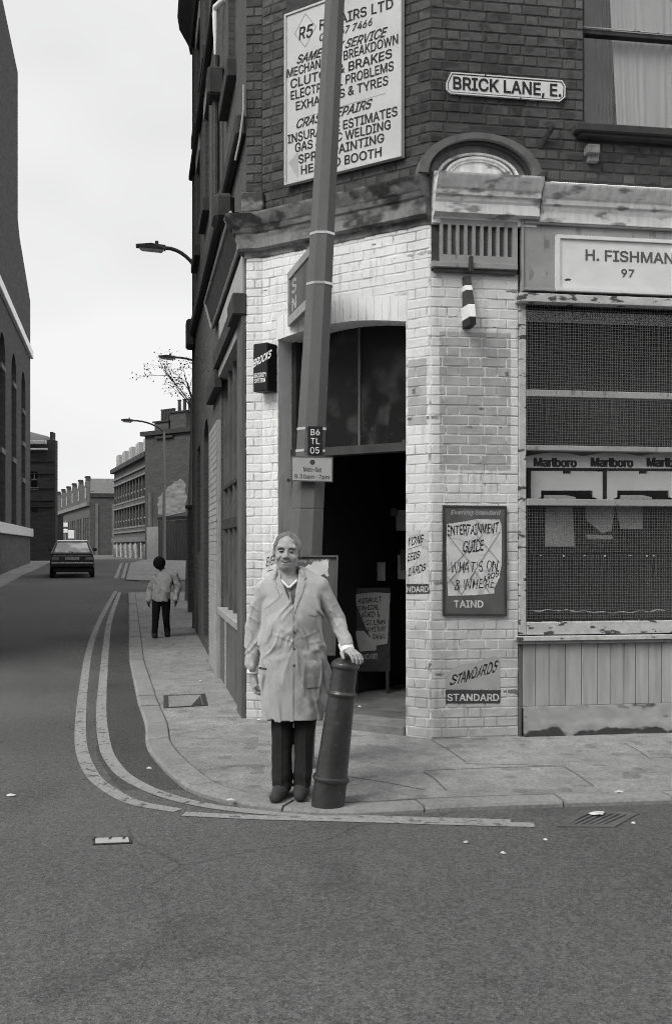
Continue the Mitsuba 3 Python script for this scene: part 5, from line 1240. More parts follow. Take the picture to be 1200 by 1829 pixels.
pp = lambda pts: Polygon([(lx(a), lz(b)) for a, b in pts])  # noqa: E731
part(man, 'lapel', person_mesh(drape(pp([(524.5, 1094), (511, 1054), (501, 1030), (492, 1036), (487, 1034), (497, 1055), (505, 1072)]), 0.004)), 'm_coat', smooth=40)
part(man, 'lapel', person_mesh(drape(pp([(526, 1094), (532, 1060), (533, 1026), (540, 1024), (548, 1030), (543, 1036), (546, 1040), (541, 1056), (534, 1075)]), 0.004)), 'm_coat', smooth=40)
part(man, 'collar', person_mesh(tube(spline([(lx(490), -0.045, lz(1036)), (lx(493), -0.035, lz(1022)), (lx(494), 0.03, lz(1014)), (lx(512), 0.10, lz(1012)), (lx(535), 0.03, lz(1014)), (lx(540), -0.035, lz(1022)), (lx(545), -0.04, lz(1034))], 6), 0.011, 8)), 'm_coat', smooth=True)
part(man, 'breast_pocket', person_mesh(drape(pp([(553, 1064), (572, 1064), (572, 1096), (562.5, 1099), (553, 1096)]), 0.002)), 'm_coat', smooth=40)
part(man, 'pocket_slit', person_mesh(drape(pp([(464, 1189), (478, 1190), (478, 1193), (464, 1193)]), 0.0)), 'm_ink2')
part(man, 'pocket', person_mesh(drape(pp([(548, 1178), (575, 1176), (575, 1222), (548, 1224)]), 0.002)), 'm_coat', smooth=40)
for a, b in ((527, 1155), (527, 1126), (527, 1184)):
    d_, i_ = tree.query([[lx(a), lz(b)]], k=3); y_ = cf[i_][0][:, 1].min()
    part(man, 'button', person_mesh(moved(revolve([(1e-4, 0), (0.0075, 0), (0.009, 0.002), (0.0075, 0.004), (1e-4, 0.004)], 14), [[1, 0, 0, lx(a)], [0, 0, -1, y_ - 0.001], [0, 1, 0, lz(b)], [0, 0, 0, 1]])), 'm_midpaint', smooth=40)
part(man, 'jumper', person_mesh(solid([('+', loftd([(1.0, lx(520), 0.02, 0.16, 0.115), (1.2, lx(520), 0.02, 0.165, 0.118), (1.30, lx(519), 0.025, 0.15, 0.100), (1.37, lx(517), 0.03, 0.11, 0.082), (1.41, lx(515), 0.03, 0.08, 0.064)], 2.4), 0.01), ('-', (lambda x, y, z: np.maximum(np.abs(x - lx(517)) - (z - lz(1052)) * 0.75, np.maximum(y, lz(1052) - z)), np.array([-.3, -.3, lz(1055)]), np.array([.3, .05, 1.6])), 0.003)], 0.006)), 'm_jumper', smooth=True)
part(man, 'shirt', person_mesh(solid([('+', loftd([(1.2, lx(519), 0.02, 0.14, 0.110), (1.30, lx(518), 0.025, 0.13, 0.093), (1.37, lx(516), 0.03, 0.10, 0.076), (1.405, lx(515), 0.03, 0.075, 0.060)], 2.4), 0.01)], 0.006)), 'm_jumper', smooth=True)
for s_, pts in ((-1, [(503, 1036), (516.5, 1049), (516, 1043), (506, 1031)]), (1, [(517.5, 1049), (531, 1036), (529, 1031), (518, 1043)])):
    part(man, 'shirt_collar', person_mesh(tube([(lx(a), y_, lz(b)) for (a, b), y_ in zip(pts[:2], (-0.055, -0.078) if s_ < 0 else (-0.078, -0.055))], 0.0075, 8)), 'm_shirt', smooth=True)
part(man, 'shirt_placket', person_mesh(tube([(lx(518), -0.098, lz(1056)), (lx(521), -0.103, lz(1072)), (lx(524), -0.108, lz(1090))], 0.005, 6)), 'm_palegrey', smooth=True)
dv = (wr_l - el_l) / np.linalg.norm(wr_l - el_l)
part(man, 'cuff', person_mesh(tube([wr_l + dv * -0.052, wr_l + dv * -0.045, wr_l + dv * 0.002, wr_l + dv * 0.004], [0.030, 0.036, 0.037, 0.030], 16)), 'm_shirt', smooth=40)
dv = (wr_r - el_r) / np.linalg.norm(wr_r - el_r)
part(man, 'cuff', person_mesh(tube([wr_r + dv * -0.045, wr_r + dv * -0.035, wr_r + dv * 0.026, wr_r + dv * 0.030], [0.036, 0.047, 0.046, 0.036], 16)), 'm_shirt', smooth=40)

# the boy
BY = 18.0
bx0, bz0 = (290 - 600) / F * BY, gz(BY) + KH
bs = BY / F
bx = lambda px: (px - 290) * bs  # noqa: E731
bzz = lambda py: (HY - py) * bs + CH - bz0  # noqa: E731
boy = thing('person', 'boy with black hair in a loose pale jacket walking away along the side pavement', 'person')
pm = lambda m: moved(m, [[1, 0, 0, bx0], [0, 1, 0, BY], [0, 0, 1, bz0], [0, 0, 0, 1]])  # noqa: E731
hc = np.array([bx(285), -0.02, bzz(1006)])
ws = ((bx(266), -0.02, bzz(1073)), (bx(313.5), 0.02, bzz(1072)))
bb = [('+', elld(hc, (0.085, 0.098, 0.105)), 0.01), ('+', capd(hc, (bx(293), 0.0, bzz(1024)), 0.055, 0.05), 0.02), ('+', loftd([(0.66, bx(289), 0, 0.11, 0.08), (0.85, bx(289), 0, 0.13, 0.09), (1.08, bx(293), 0, 0.14, 0.08)]), 0.02)]
for w_, sh_, s_ in ((ws[0], (bx(279), 0, bzz(1039)), -1), (ws[1], (bx(308), 0, bzz(1034)), 1)):
    e_ = (bx(268), 0.05, bzz(1055)) if s_ < 0 else (bx(316), 0.05, bzz(1050))
    bb += [('+', capd(sh_, e_, 0.05, 0.04), 0.03), ('+', capd(e_, w_, 0.04, 0.03), 0.01)]
    w_ = np.array(w_)
    kk = [w_ + [0.004 * s_, -0.026 + 0.017 * q, -0.060] for q in range(4)]
    hand(bb, w_ + [0, 0, -0.012], kk, [[a + np.array(v) for v in ((-0.004 * s_, 0.0, -0.022), (-0.012 * s_, 0, -0.038), (-0.020 * s_, 0, -0.044))] for a in kk], [w_ + [0, -0.022, -0.02], w_ + [-0.006 * s_, -0.036, -0.044], w_ + [-0.010 * s_, -0.036, -0.062]])
lf, rf = (bx(276.5), -0.02, 0.05), (bx(294.5), 0.26, 0.05)
for f_, hp in ((lf, (bx(281), 0, 0.62)), (rf, (bx(296), 0, 0.62))):
    kn_ = ((f_[0] + hp[0]) / 2, (f_[1]) * 0.4 - 0.02, 0.34)
    bb += [('+', capd(hp, kn_, 0.065, 0.05), 0.03), ('+', capd(kn_, f_, 0.048, 0.032), 0.01), ('+', capd(f_, (f_[0], f_[1] + 0.12, 0.035), 0.03, 0.025), 0.01)]
part(boy, 'body', pm(solid(bb, 0.007)), 'm_darkskin', smooth=True)
part(boy, 'hair', pm(solid([('+', elld(hc + [0, -0.010, 0.008], (0.102, 0.112, 0.112)), 0.01), ('-', elld(hc + [0, 0.12, -0.05], (0.08, 0.08, 0.11)), 0.02)], 0.008, lambda x, y, z: 0.016 * (meshkit.noise(np.stack([x * 60, y * 60, z * 60], -1), 3) - 0.5))), 'm_blackcloth', smooth=True)
jk = [('+', loftd([(bzz(1073), bx(288), 0, 0.140, 0.12), (bzz(1068), bx(288), 0, 0.148, 0.13), (bzz(1050), bx(290), 0, 0.146, 0.13), (bzz(1035), bx(293), 0, 0.160, 0.115), (bzz(1024), bx(298), 0, 0.150, 0.095), (bzz(1017), bx(299), 0, 0.08, 0.07)]), 0.02)]
for w_, sh_, e_ in ((ws[0], (bx(277), 0, bzz(1036)), (bx(267), 0.05, bzz(1055))), (ws[1], (bx(311), 0, bzz(1027)), (bx(317), 0.05, bzz(1050)))):
    jk += [('+', capd(sh_, e_, 0.068, 0.056), 0.012), ('+', capd(e_, np.array(w_) + [0, 0, 0.02], 0.056, 0.046), 0.004)]
part(boy, 'jacket', pm(solid(jk, 0.009, lambda x, y, z: 0.022 * (meshkit.fbm(np.stack([x * 9 + z * 5, y * 8, z * 7 - x * 4], -1), 3, 21) - 0.5) - 0.016 * np.clip(1 - 3 * np.abs(2 * meshkit.noise(np.stack([x * 13 + z * 9, y * 6, z * 4 - x * 5], -1), 22) - 1), 0, 1))), 'm_jacket', smooth=True)
tj = [('+', elld((bx(288), 0.0, 0.66), (0.150, 0.110, 0.11)), 0.02)]
for f_, hp in ((lf, (bx(280), 0, 0.64)), (rf, (bx(296), 0, 0.64))):
    kn_ = ((f_[0] + hp[0]) / 2, (f_[1]) * 0.4 - 0.02, 0.34)
    tj += [('+', capd(hp, kn_, 0.082, 0.060), 0.008), ('+', capd(kn_, (f_[0], f_[1], 0.10), 0.058, 0.052), 0.008)]
part(boy, 'trousers', pm(solid(tj, 0.009)), 'm_blackcloth', smooth=True)
for f_ in (lf, rf): part(boy, 'shoe', pm(solid([('+', capd((f_[0], f_[1] - 0.02, 0.05), (f_[0], f_[1] + 0.13, 0.038), 0.048, 0.036), 0.02), ('&', (lambda x, y, z: 0.004 - z + 0 * x + 0 * y, np.array([-1, -1, -1.]), np.array([1, 1, 1.])), 0.001)], 0.008)), 'm_shoe', smooth=True)

# ------------------------------------------------------------------ the car
CD = 40.3
FCAR = Frame(((129 - 600) / F * CD, CD), (1.0, 0.245)); cz = gz(CD)
MC = FCAR.M.copy(); MC[2, 3] = cz
MC[2, 1] = 0.0185
car = thing('parked_car', 'dark hatchback car seen from behind in the road of the side street', 'car')
cm_ = lambda m: moved(m, MC)  # noqa: E731
W2 = 0.82
low = hull([(s * W2 * k, y, z) for s in (-1, 1) for k, y, z in ((0.94, 0.0, 0.42), (0.98, 0.02, 0.62), (0.93, 0.02, 0.90), (1.0, 0.35, 0.36), (1.0, 0.35, 0.66), (0.955, 0.35, 0.93), (1.0, 3.7, 0.36), (1.0, 3.7, 0.66), (0.94, 3.2, 0.90), (0.9, 4.2, 0.42), (0.88, 4.2, 0.70))])
part(car, 'body', cm_(low), 'm_carpaint', smooth=25)
cab = hull([(s * k, y, z) for s in (-1, 1) for k, y, z in ((0.765, 0.10, 0.925), (0.60, 0.46, 1.36), (0.56, 0.60, 1.40), (0.56, 1.8, 1.42), (0.76, 2.9, 0.92))])
part(car, 'cabin', cm_(cab), 'm_carpaint', smooth=25)
part(car, 'roof', cm_(hull([(s * k, y, z) for s in (-1, 1) for k, y, z in ((0.585, 0.52, 1.402), (0.585, 0.52, 1.385), (0.57, 1.8, 1.425), (0.57, 1.8, 1.40))])), 'm_chrome')
nrm = np.array([0, -(1.36 - 0.925), -(0.10 - 0.46)]); nrm /= np.linalg.norm(nrm); nrm = np.array([0, -abs(nrm[1]), abs(nrm[2])])
rw = np.array([(-0.66, 0.135, 0.97), (0.66, 0.135, 0.97), (0.54, 0.435, 1.335), (-0.54, 0.435, 1.335)]); 
part(car, 'rear_window', cm_(hull(np.vstack([rw + nrm * 0.012, rw - nrm * 0.01]))), 'm_carglass')
part(car, 'wiper', cm_(tube([(0.02, 0.12, 0.985), (-0.28, 0.20, 1.03)], 0.012, 5)), 'm_black')
for s in (-1, 1):
    part(car, 'side_window', cm_(hull([(s * k, y, z) for k, y, z in ((0.772, 0.45, 0.96), (0.775, 2.6, 0.96), (0.60, 1.9, 1.36), (0.61, 0.66, 1.36), (0.70, 0.45, 0.96), (0.70, 2.6, 0.96), (0.55, 1.9, 1.36), (0.55, 0.66, 1.36))])), 'm_carglass')
    part(car, 'wing_mirror', cm_(cbox(s * 0.82 - 0.02, s * 0.94 + 0.02, 2.35, 2.45, 0.98, 1.10, 0.03)), 'm_black')
    part(car, 'tail_lamp', cm_(cbox(s * 0.62 - 0.13, s * 0.62 + 0.13, -0.006, 0.05, 0.68, 0.80, 0.01)), 'm_lampred')
    for y in (0.55, 3.35):
        rot = np.eye(4); rot[:3, :3] = [[0, 0, 1], [1, 0, 0], [0, 1, 0]]; rot[:3, 3] = [s * 0.74 - 0.09, y, 0.29]
        wh = part(car, 'wheel', cm_(moved(revolve([(0.10, 0.0), (0.26, 0.0), (0.29, 0.02), (0.29, 0.16), (0.26, 0.18), (0.10, 0.18)], 24), rot)), 'm_tyre', smooth=30)
part(car, 'bumper', cm_(cbox(-0.80, 0.80, -0.07, 0.10, 0.42, 0.60, 0.03)), 'm_black'); part(car, 'bumper_strip', cm_(cbox(-0.76, 0.76, -0.085, -0.06, 0.555, 0.60, 0.008)), 'm_chrome')
part(car, 'trim_strip', cm_(cbox(-0.70, 0.70, -0.004, 0.03, 0.835, 0.855, 0.005)), 'm_palegrey')
part(car, 'number_plate', cm_(cbox(-0.26, 0.26, -0.012, 0.02, 0.69, 0.80, 0.004)), 'm_palegrey'); part(car, 'number_plate_text', cm_(wordsl('B634 KYL', -0.22, 0.22, 0.715, 0.775, -0.013)), 'm_ink2')
part(car, 'underbody', cm_(cbox(-0.70, 0.70, 0.1, 4.0, 0.22, 0.40, 0.02)), 'm_black'); part(car, 'exhaust_box', cm_(cbox(-0.62, 0.5, 0.12, 0.3, 0.24, 0.28, 0.01)), 'm_palegrey')

# ------------------------------------------------------------------ far buildings


def facade(key, P, Q, z0, z1, wins, wallmat, thick=0.4, panemat='m_glassdark', sill='m_palepaint', arch=False, reveal=0.14):
    """A wall from P to Q (left to right as seen) with openings (u0, u1, z0, z1), each with a pane and a sill."""
    f = Frame(P, np.array(Q) - np.array(P)); Lw = float(np.linalg.norm(np.array(Q) - np.array(P)))
    holes = [sbox(a, c, b, d).union(affinity.scale(Point((a + b) / 2, d).buffer((b - a) / 2), 1, 0.9) if arch else Polygon()) for a, b, c, d in wins]
    part(key, 'wall', f.poly(sbox(0, z0, Lw, z1).difference(unary_union(holes)) if holes else sbox(0, z0, Lw, z1), -thick, 0), wallmat)
    for (a, b, c, d) in wins:
        w = part(key, 'window', f.box(a - 0.02, b + 0.02, -reveal - 0.05, -reveal, c - 0.02, d + (b - a) * 0.5 if arch else d + 0.02, 0), panemat)
        part(w, 'sash_bar', join([f.box(a, b, -reveal + 0.002, -reveal + 0.03, (c + d) / 2 - 0.04, (c + d) / 2 + 0.04, 0), f.box((a + b) / 2 - 0.03, (a + b) / 2 + 0.03, -reveal + 0.002, -reveal + 0.03, (c + d) / 2 + 0.042, d, 0)]), 'm_palegrey')
        if sill: part(key, 'sill', f.box(a - 0.08, b + 0.08, -reveal, 0.06, c - 0.14, c - 0.005, 0.01), sill)
    return f, Lw


# tall warehouse on the left
Wd = np.array([-0.205, 1.0]); Wd /= np.linalg.norm(Wd)
w1 = at(54, 900, 57.0)[:2]; w0 = w1 - Wd * 46
wk = thing('tall_warehouse', 'tall plain brick warehouse with pale string courses and slit arched windows at the left edge', 'building')
Lw = 46.0
zA, zB, zC_ = 24.0, 14.9, 11.8
wins = []
for s_ in (4.2, 9.1, 14.0, 18.9, 23.8):
    wins.append((Lw - s_ - 1.15, Lw - s_ + 1.15, 2.75, 9.4))
fw, _ = facade(wk, w0, w1, -0.5, zB, wins, 'm_farbrick', 0.6, 'm_farbrick2', None, True, 0.35)
for (a, b, c_, d_) in wins:
    for zz in (8.3, 6.7, 4.9) if (a > Lw - 7) else (8.9, 5.5):
        part(wk, 'slit_sill', fw.box(a + 0.4, b - 0.4, -0.34, 0.06, zz, zz + 0.22, 0.01), 'm_farpale')
    part(wk, 'slit_frame', fw.box(a + 0.55, b - 0.55, -0.34, -0.30, 2.9, 9.9, 0.01), 'm_glassdark')
part(wk, 'string_course', fw.box(0, Lw + 0.06, 0.0, 0.16, zC_, zC_ + 0.42, 0.02), 'm_enamel'); part(wk, 'string_course', fw.box(0, Lw + 0.06, 0.0, 0.16, 2.25, 2.68, 0.02), 'm_enamel')
sh = float((at(43, 300, 50.0)[:2] - w0) @ Wd)
part(wk, 'upper_wall', fw.poly(Polygon([(0, zB + 0.01), (Lw, zB + 0.01), (sh + 1.0, zB + 1.6), (sh, zB + 2.2), (sh, zA), (0, zA)]), -0.6, 0.0), 'm_farbrick')
Fend = Frame(w1, np.array([-1.0, -0.205])); part(wk, 'end_wall', Frame(w1 + np.array([-12, -2.46]), np.array([12, 2.46])).box(0, 12.2, -0.5, 0.0, -0.5, zB - 0.02), 'm_farbrick')
part(wk, 'end_wall', Frame(w0 + Wd * sh + np.array([-12, -2.46]), np.array([12, 2.46])).box(0, 12.0, 0.02, 0.5, -0.5, zA - 0.02), 'm_farbrick')
# second building, standing forward beyond it
b2 = thing('banded_building', 'lower brick building with dark bands and a pale cornice just beyond the tall warehouse', 'building')
D2 = 61.0
P2, Q2 = at(30, 900, D2)[:2], at(99, 900, D2)[:2]
za = lambda py: at(0, py, D2)[2]  # noqa: E731
f2 = Frame(P2, Q2 - P2); ux = lambda px: f2.hit(px, 900)[0]  # noqa: E731
facade(b2, P2, Q2, -0.5, za(786), [(ux(54.5), ux(66.5), za(870), za(842))], 'm_farbrick2', 0.5, 'm_black', 'm_palepaint')
for py, hh, mm in ((790, 7, 'm_enamel'), (802.5, 3.5, 'm_enamel'), (824, 2, 'm_soot'), (846, 2, 'm_soot'), (872, 2.5, 'm_soot'), (894, 3, 'm_soot'), (905, 2, 'm_soot')):
    part(b2, 'band_course', f2.box(0, ux(98 if mm == 'm_soot' else (84 if py < 800 else 86)), 0.0, 0.10 if mm == 'm_soot' else 0.3, za(py + hh / 2), za(py - hh / 2), 0.02), mm)
part(b2, 'roof', f2.mesh(hull([(ux(50), 0, za(785.8)), (ux(99), 0, za(785.8)), (ux(50) - 2, 6, za(785.8)), (ux(99) - 2, 6, za(785.8)), (ux(50) - 0.6, 2, za(763)), (ux(86) - 0.6, 2, za(772)), (ux(98) - 0.5, 1.6, za(779))])), 'm_slate')
part(b2, 'chimney_block', f2.box(ux(92) - 0.1, ux(98) - 0.15, -0.7, -0.05, za(790), za(771)), 'm_farbrick2')
part(b2, 'wall_hatch', f2.box(ux(57), ux(68), 0.0, 0.06, za(914), za(903)), 'm_black')
part(b2, 'side_wall', Frame(Q2, np.array([-0.31, 1.0])).box(0.55, 9, -0.5, -0.001, -0.5, za(786)), 'm_farbrick2')
wl_ = thing('yard_wall', 'dark brick yard wall running away behind the car on the left', 'wall')
Pw = at(99, 900, 64.0)[:2]
part(wl_, 'brickwork', Frame(Pw, at(116, 900, 64.5)[:2] - Pw).box(0.02, 0.55, -9, 0.0, 0.3, at(0, 922, 64)[2]), 'm_farbrick2')
part(wl_, 'coping', Frame(Pw, at(116, 900, 64.5)[:2] - Pw).box(0.0, 0.60, -9.05, 0.04, at(0, 921.6, 64)[2], at(0, 919.5, 64)[2]), 'm_soot')
# gabled market building closing the street
gb = thing('gabled_market_building', 'long brick building with a row of pointed gables closing the far end of the street', 'building')
G1, G0 = at(160, 900, 112.0)[:2], at(98, 900, 150.0)[:2]
fg = Frame(G0, G1 - G0); Lg = float(np.linalg.norm(G1 - G0)); ez = at(0, 893, 112)[2]
ng = 6
pk = []
for q in range(ng):
    a, b = Lg * q / ng, Lg * (q + 1) / ng; m = (a + b) / 2
    pk += [(a, ez + 0.9), (a + 0.12 * (b - a), ez + 1.0), (m - 0.45, ez + 2.2), (m - 0.45, ez + 2.55), (m + 0.45, ez + 2.55), (m + 0.45, ez + 2.2), (b - 0.12 * (b - a), ez + 1.0), (b, ez + 0.9)]
holes = []
for q in range(ng):
    a, b = Lg * q / ng, Lg * (q + 1) / ng
    for t in (0.22, 0.5, 0.78): holes.append((a + (b - a) * t - 0.55, a + (b - a) * t + 0.55, 2.2, 4.9))
part(gb, 'gable_front', fg.poly(Polygon([(0, 0)] + pk + [(Lg, 0)]).buffer(0).difference(unary_union([sbox(a, c_, b, d_) for a, b, c_, d_ in holes])), -0.5, 0), 'm_farbrick')
for a, b, c_, d_ in holes: part(gb, 'window', fg.box(a, b, -0.4, -0.3, c_, d_, 0), 'm_farpale')
for q in range(ng):
    m = Lg * (q + 0.5) / ng
    part(gb, 'gable_window', fg.box(m - 0.4, m + 0.4, 0.0, 0.05, ez + 0.3, ez + 1.5, 0), 'm_glassdark')
    part(gb, 'pinnacle', fg.box(m - 0.5, m + 0.5, -0.45, 0.08, ez + 2.552, ez + 2.72, 0.03), 'm_farbrick2')
part(gb, 'eaves_band', fg.box(0, Lg + 0.1, 0, 0.3, ez - 0.6, ez - 0.2), 'm_farpale')
e1 = at(216, 900, 112.6)[:2]; fs = Frame(G1, e1 - G1); Ls = float(np.linalg.norm(e1 - G1))
ee = at(0, 881, 112)[2]
part(gb, 'end_wall', fs.box(0, Ls, -0.5, 0, 0, ee), 'm_farbrick')
part(gb, 'slate_roof', fs.mesh(hull([(0.05, -0.2, ee + 0.002), (Ls, -0.2, ee + 0.002), (0.0, 3.0, ee + 1.75), (Ls, 3.0, ee + 1.75), (0.0, 6, ee + 0.002), (Ls, 6, ee + 0.002)])), 'm_slate')
part(gb, 'end_band', fs.box(0.02, Ls, 0, 0.15, ee - 0.4, ee - 0.02), 'm_soot')
for q in range(3): part(gb, 'end_pier', fs.box(0.6 + q * 1.7, 0.9 + q * 1.7, 0, 0.1, 0.8, ez - 0.4), 'm_farpale')
part(gb, 'end_door', fs.box(2.4, 3.4, -0.05, 0.03, 0.8, 3.2), 'm_soot')
# terrace with mansard dormers
tr_ = thing('brick_terrace', 'three storey brick terrace with pale dormers and rows of narrow windows', 'building')
T1, T0 = at(266, 900, 74.0)[:2], at(204, 900, 92.0)[:2]
Lt = float(np.linalg.norm(T1 - T0)); gzv = 0.84
tz_ = lambda py: at(0, py, 74.0)[2]  # noqa: E731
zt = tz_(806)
wins = []; nb = 12
for q in range(nb):
    m = Lt * (q + 0.5) / nb
    for z0_, z1_ in ((tz_(936), tz_(908)), (tz_(883), tz_(855)), ): wins.append((m - 0.62, m + 0.62, z0_, z1_))
facade(tr_, T0, T1, 0.3, zt, wins, 'm_farbrick', 0.5, 'm_glassdark', 'm_farpale', True)
ft = Frame(T0, T1 - T0)
for py in (832, 845, 897, 948): part(tr_, 'string_course', ft.box(0, Lt, 0.0, 0.14, tz_(py), tz_(py - 3)), 'm_farpale')
part(tr_, 'eaves', ft.box(0, Lt, 0.0, 0.35, zt - 0.35, zt), 'm_soot')
part(tr_, 'mansard_roof', ft.mesh(hull([(0, -0.1, zt + 0.001), (Lt, -0.1, zt + 0.001), (0, 1.6, tz_(780)), (Lt, 1.6, tz_(780)), (0, 9, tz_(780)), (Lt, 9, tz_(780)), (0, 9, zt), (Lt, 9, zt)])), 'm_slate')
for q in range(5):
    m = Lt * (q + 0.5) / 5
    d_ = part(tr_, 'dormer', ft.box(m - 0.75, m + 0.75, -1.2, -0.02, zt + 0.1, tz_(777), 0.02), 'm_palegrey')
    part(d_, 'pane', ft.box(m - 0.5, m + 0.5, -0.019, 0.0, zt + 0.25, tz_(782), 0), 'm_glassdark')
for q in range(7):
    m = Lt * (q + 0.5) / 7
    part(tr_, 'shop_window', ft.box(m - 1.25, m + 1.05, 0.02, 0.06, tz_(996), tz_(972)), 'm_glassdark'); part(tr_, 'shop_pilaster', ft.box(m + 1.2, m + 1.55, 0.0, 0.16, 0.5, tz_(968)), 'm_palepaint'); part(tr_, 'stall_riser', ft.box(m - 1.25, m + 1.05, 0.0, 0.10, 0.5, tz_(996) - 0.01), 'm_farpale' if q % 2 else 'm_farbrick2')
part(tr_, 'shop_fascia', ft.box(0, Lt, 0.0, 0.25, tz_(967), tz_(958)), 'm_midpaint')
# brick block with chimneys
bk = thing('chimney_block', 'plain brick gable wall with tall chimney stacks behind the farthest street lamp', 'building')
K0, K1 = at(259, 900, 73.2)[:2], at(348, 900, 70.0)[:2]
fk = Frame(K0, K1 - K0); Lk = float(np.linalg.norm(K1 - K0)); kz = lambda py: at(0, py, 72.0)[2]  # noqa: E731
uk = lambda px: fk.hit(px, 900)[0]  # noqa: E731
part(bk, 'wall', fk.box(0, Lk, -7, 0, 0.2, kz(776)), 'm_farbrick')
part(bk, 'parapet', fk.box(-0.25, Lk, -7, 0.25, kz(776) + 0.005, kz(768)), 'm_soot'); part(bk, 'parapet', fk.box(uk(280), uk(311), 0.0, 0.2, kz(783), kz(779)), 'm_soot')
for a, b, top in ((268, 293, 752), (296, 324, 738)):
    st = part(bk, 'chimney_stack', fk.box(uk(a), uk(b), -1.6, -0.4, kz(768) + 0.006, kz(top)), 'm_farbrick'); part(st, 'cap', fk.box(uk(a) - 0.12, uk(b) + 0.12, -1.7, -0.3, kz(top) + 0.003, kz(top - 3)), 'm_soot')
    nn = 5 if a == 268 else 3
    for q in range(nn):
        u = uk(a) + (uk(b) - uk(a)) * (q + 0.5) / nn
        part(st, 'chimney_pot', moved(revolve([(0.13, 0), (0.15, 0.05), (0.12, 0.12), (0.11, 0.75), (0.14, 0.8), (0.14, 0.86), (0.09, 0.86)], 10), [[1, 0, 0, fk.up(u, 0, -1)[0]], [0, 1, 0, fk.up(u, 0, -1)[1]], [0, 0, 1, kz(top - 3) + 0.004], [0, 0, 0, 1]]), 'm_farbrick2', smooth=40)
part(bk, 'plaster_scar', fk.poly(Polygon([(uk(x), kz(y)) for x, y in ((283, 918), (284, 908), (281, 901), (285, 893), (282, 889), (289, 884), (291, 878), (298, 875), (301, 869), (308, 867), (312, 861), (319, 860), (323, 857), (329, 862), (333, 869), (331, 879), (335, 890), (332, 903), (333, 916), (318, 918), (300, 922))]), 0.0, 0.04), 'm_render')
part(bk, 'drain_pipe', fk.mesh(tube([[uk(270), -0.05, 0.8], [uk(270), -0.05, kz(880)]], 0.14, 8)), 'm_farpale')
# hoarding and rendered panel in front of the block
hd = thing('timber_hoarding', 'weathered vertical board hoarding below the brick gable behind the boy', 'hoarding')
H0, H1 = at(283, 900, 66.0)[:2], at(345, 900, 62.0)[:2]
fh = Frame(H0, H1 - H0); Lh = float(np.linalg.norm(H1 - H0)); nbd = 22
for q in range(nbd): part(hd, 'board', fh.box(Lh * q / nbd, Lh * (q + 1) / nbd - 0.015, -0.04, random.uniform(-0.01, 0.02), 0.7, at(0, 930 + random.uniform(-1, 1), 64)[2], 0.01), 'm_wood')
part(hd, 'capping', fh.box(0, Lh, -0.06, 0.08, at(0, 928, 64)[2], at(0, 922, 64)[2]), 'm_soot')
pn = thing('rendered_wall', 'short smooth pale rendered wall between the terrace and the hoarding', 'wall')
R0, R1 = at(262, 900, 69.0)[:2], at(284, 900, 67.0)[:2]
part(pn, 'panel', Frame(R0, R1 - R0).box(0, float(np.linalg.norm(R1 - R0)), -0.3, 0, 0.6, at(0, 941, 68)[2]), 'm_palegrey')
# end wall standing back beyond the corner building
yd = thing('return_wall', 'dark sooty brick return wall beyond the end of the corner building', 'wall')
Y0 = at(337, 1000, 23.5)[:2]
part(yd, 'brickwork', Frame(Y0, (1, 0.2)).box(0, 3.5, -0.4, 0, 0.1, at(0, 908, 23.5)[2]), 'm_sidewall'); part(yd, 'coping', Frame(Y0, (1, 0.2)).box(-0.05, 3.5, -0.45, 0.05, at(0, 907.5, 23.5)[2], at(0, 902, 23.5)[2]), 'm_soot')
# road signs at the far bend
k = thing('road_sign', 'slim post with two small white traffic signs at the bend beyond the car', 'road sign')
p = at(117.5, 945, 90.0); part(k, 'post', tube([[p[0], 90, 0.84], [p[0], 90, 4.0]], 0.06, 8), 'm_lamppost')
for py, hh in ((937, 8), (948, 7)): q = at(117.5, py, 89.9); part(k, 'plate', cbox(q[0] - 0.18, q[0] + 0.18, 89.85, 89.9, q[2] - hh * 0.024, q[2] + hh * 0.022), 'm_white')
k = thing('direction_sign', 'broad white sign on a post showing above the car roof', 'road sign')
p = at(128, 950, 92.0); part(k, 'post', tube([[p[0], 92, 0.84], [p[0], 92, 3.2]], 0.06, 8), 'm_lamppost'); part(k, 'plate', cbox(p[0] - 0.26, p[0] + 0.26, 91.85, 91.93, at(0, 962, 92)[2], at(0, 947, 92)[2], 0.02), 'm_white')
part(tr_, 'shop_door', ft.box(Lt - 4.6, Lt - 3.5, 0.02, 0.10, 0.6, tz_(963)), 'm_black')
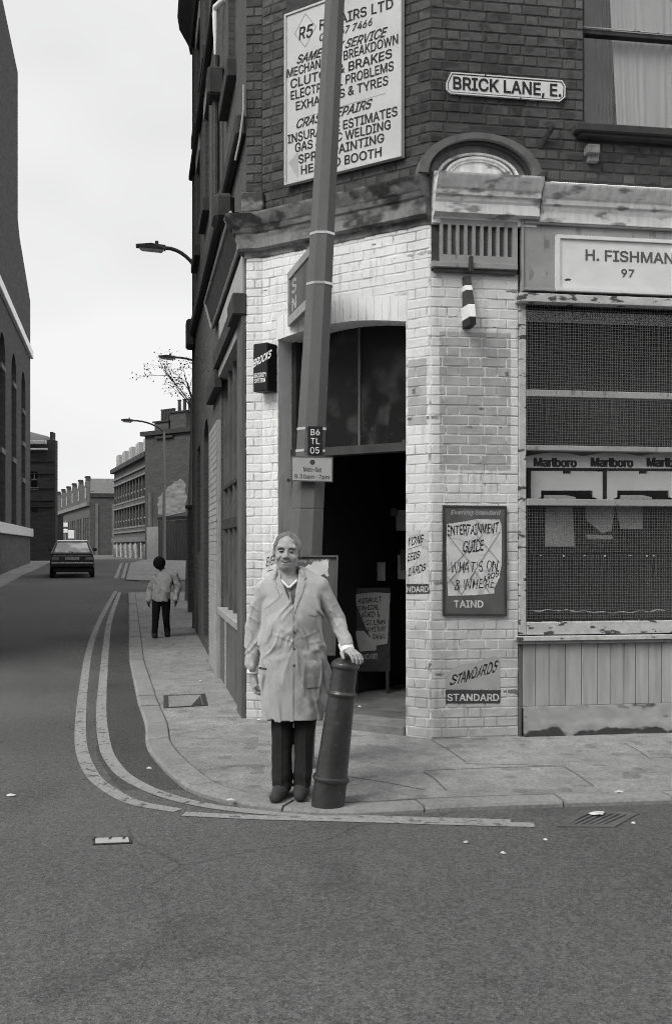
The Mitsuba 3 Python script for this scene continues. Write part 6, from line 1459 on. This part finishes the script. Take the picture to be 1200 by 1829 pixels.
# bare tree behind the corner building, only its twigs show
tw = thing('bare_tree', 'nearly leafless tree whose thin twigs reach out behind the corner building', 'tree')
TY = 38.0
root = at(372, 1000, TY); rz = gz(TY)
part(tw, 'trunk', tube([[root[0], TY, rz], [root[0] - 0.05, TY, rz + 2.5], [root[0] - 0.2, TY, at(0, 760, TY)[2]]], [0.22, 0.17, 0.11], 10), 'm_bark', smooth=True)
tips, r_ = [], np.random.default_rng(4)


def grow(p, d, ln, rad, depth, segs):
    pts = [p]
    for _ in range(4):
        d = d + r_.normal(0, 0.10, 3) * [1, 0.8, 1]; d /= np.linalg.norm(d); p = p + d * ln / 4; pts.append(p)
    segs.append(tube(pts, np.linspace(rad, rad * 0.55, 5), 6))
    if depth == 0: tips.extend(pts[1:]); return
    for _ in range(3): grow(pts[r_.integers(2, 5)], d + r_.normal(0, 0.45, 3), ln * 0.50, rad * 0.42, depth - 1, segs)


for px0, py0, px1, py1 in ((350, 742, 312, 690), (352, 738, 296, 676), (350, 730, 326, 668), (352, 735, 338, 682), (356, 750, 346, 712)):
    segs = []; a = at(px0, py0, TY); b = at(px1, py1, TY)
    segs.append(tube([at(368, 768, TY), a], [0.07, 0.05], 6)); grow(a, (b - a) / np.linalg.norm(b - a), np.linalg.norm(b - a), 0.030, 3, segs)
    part(tw, 'limb', join(segs), 'm_bark', smooth=True)
lv = []
for p in tips:
    for _ in range(1):
        c_ = p + r_.normal(0, 0.10, 3); n1, n2 = r_.normal(0, 1, 3), r_.normal(0, 1, 3); n1 /= np.linalg.norm(n1); n2 -= n1 * (n1 @ n2); n2 /= np.linalg.norm(n2); s = r_.uniform(0.018, 0.055)
        lv.append((np.array([c_ - n1 * s, c_ + n2 * s * 0.6, c_ + n1 * s, c_ - n2 * s * 0.6]), np.array([[0, 1, 2], [0, 2, 3]])))
part(tw, 'foliage', join(lv), 'm_leaf', kind='stuff')

# ------------------------------------------------------------------ the other side of the street, behind the camera: seen only in the panes
op = thing('terrace_row', 'dark brick terrace across the street, seen only as a reflection in the shop window panes', 'building')
wins = [(u, u + 1.0, z, z + 1.7) for u in np.arange(1.0, 26.0, 2.6) for z in (1.0, 4.2)]
facade(op, (16.0, -5.0), (-12.0, -9.5), 0.0, 7.2, wins, 'm_farbrick', 0.4, 'm_glassdark', 'm_farpale')
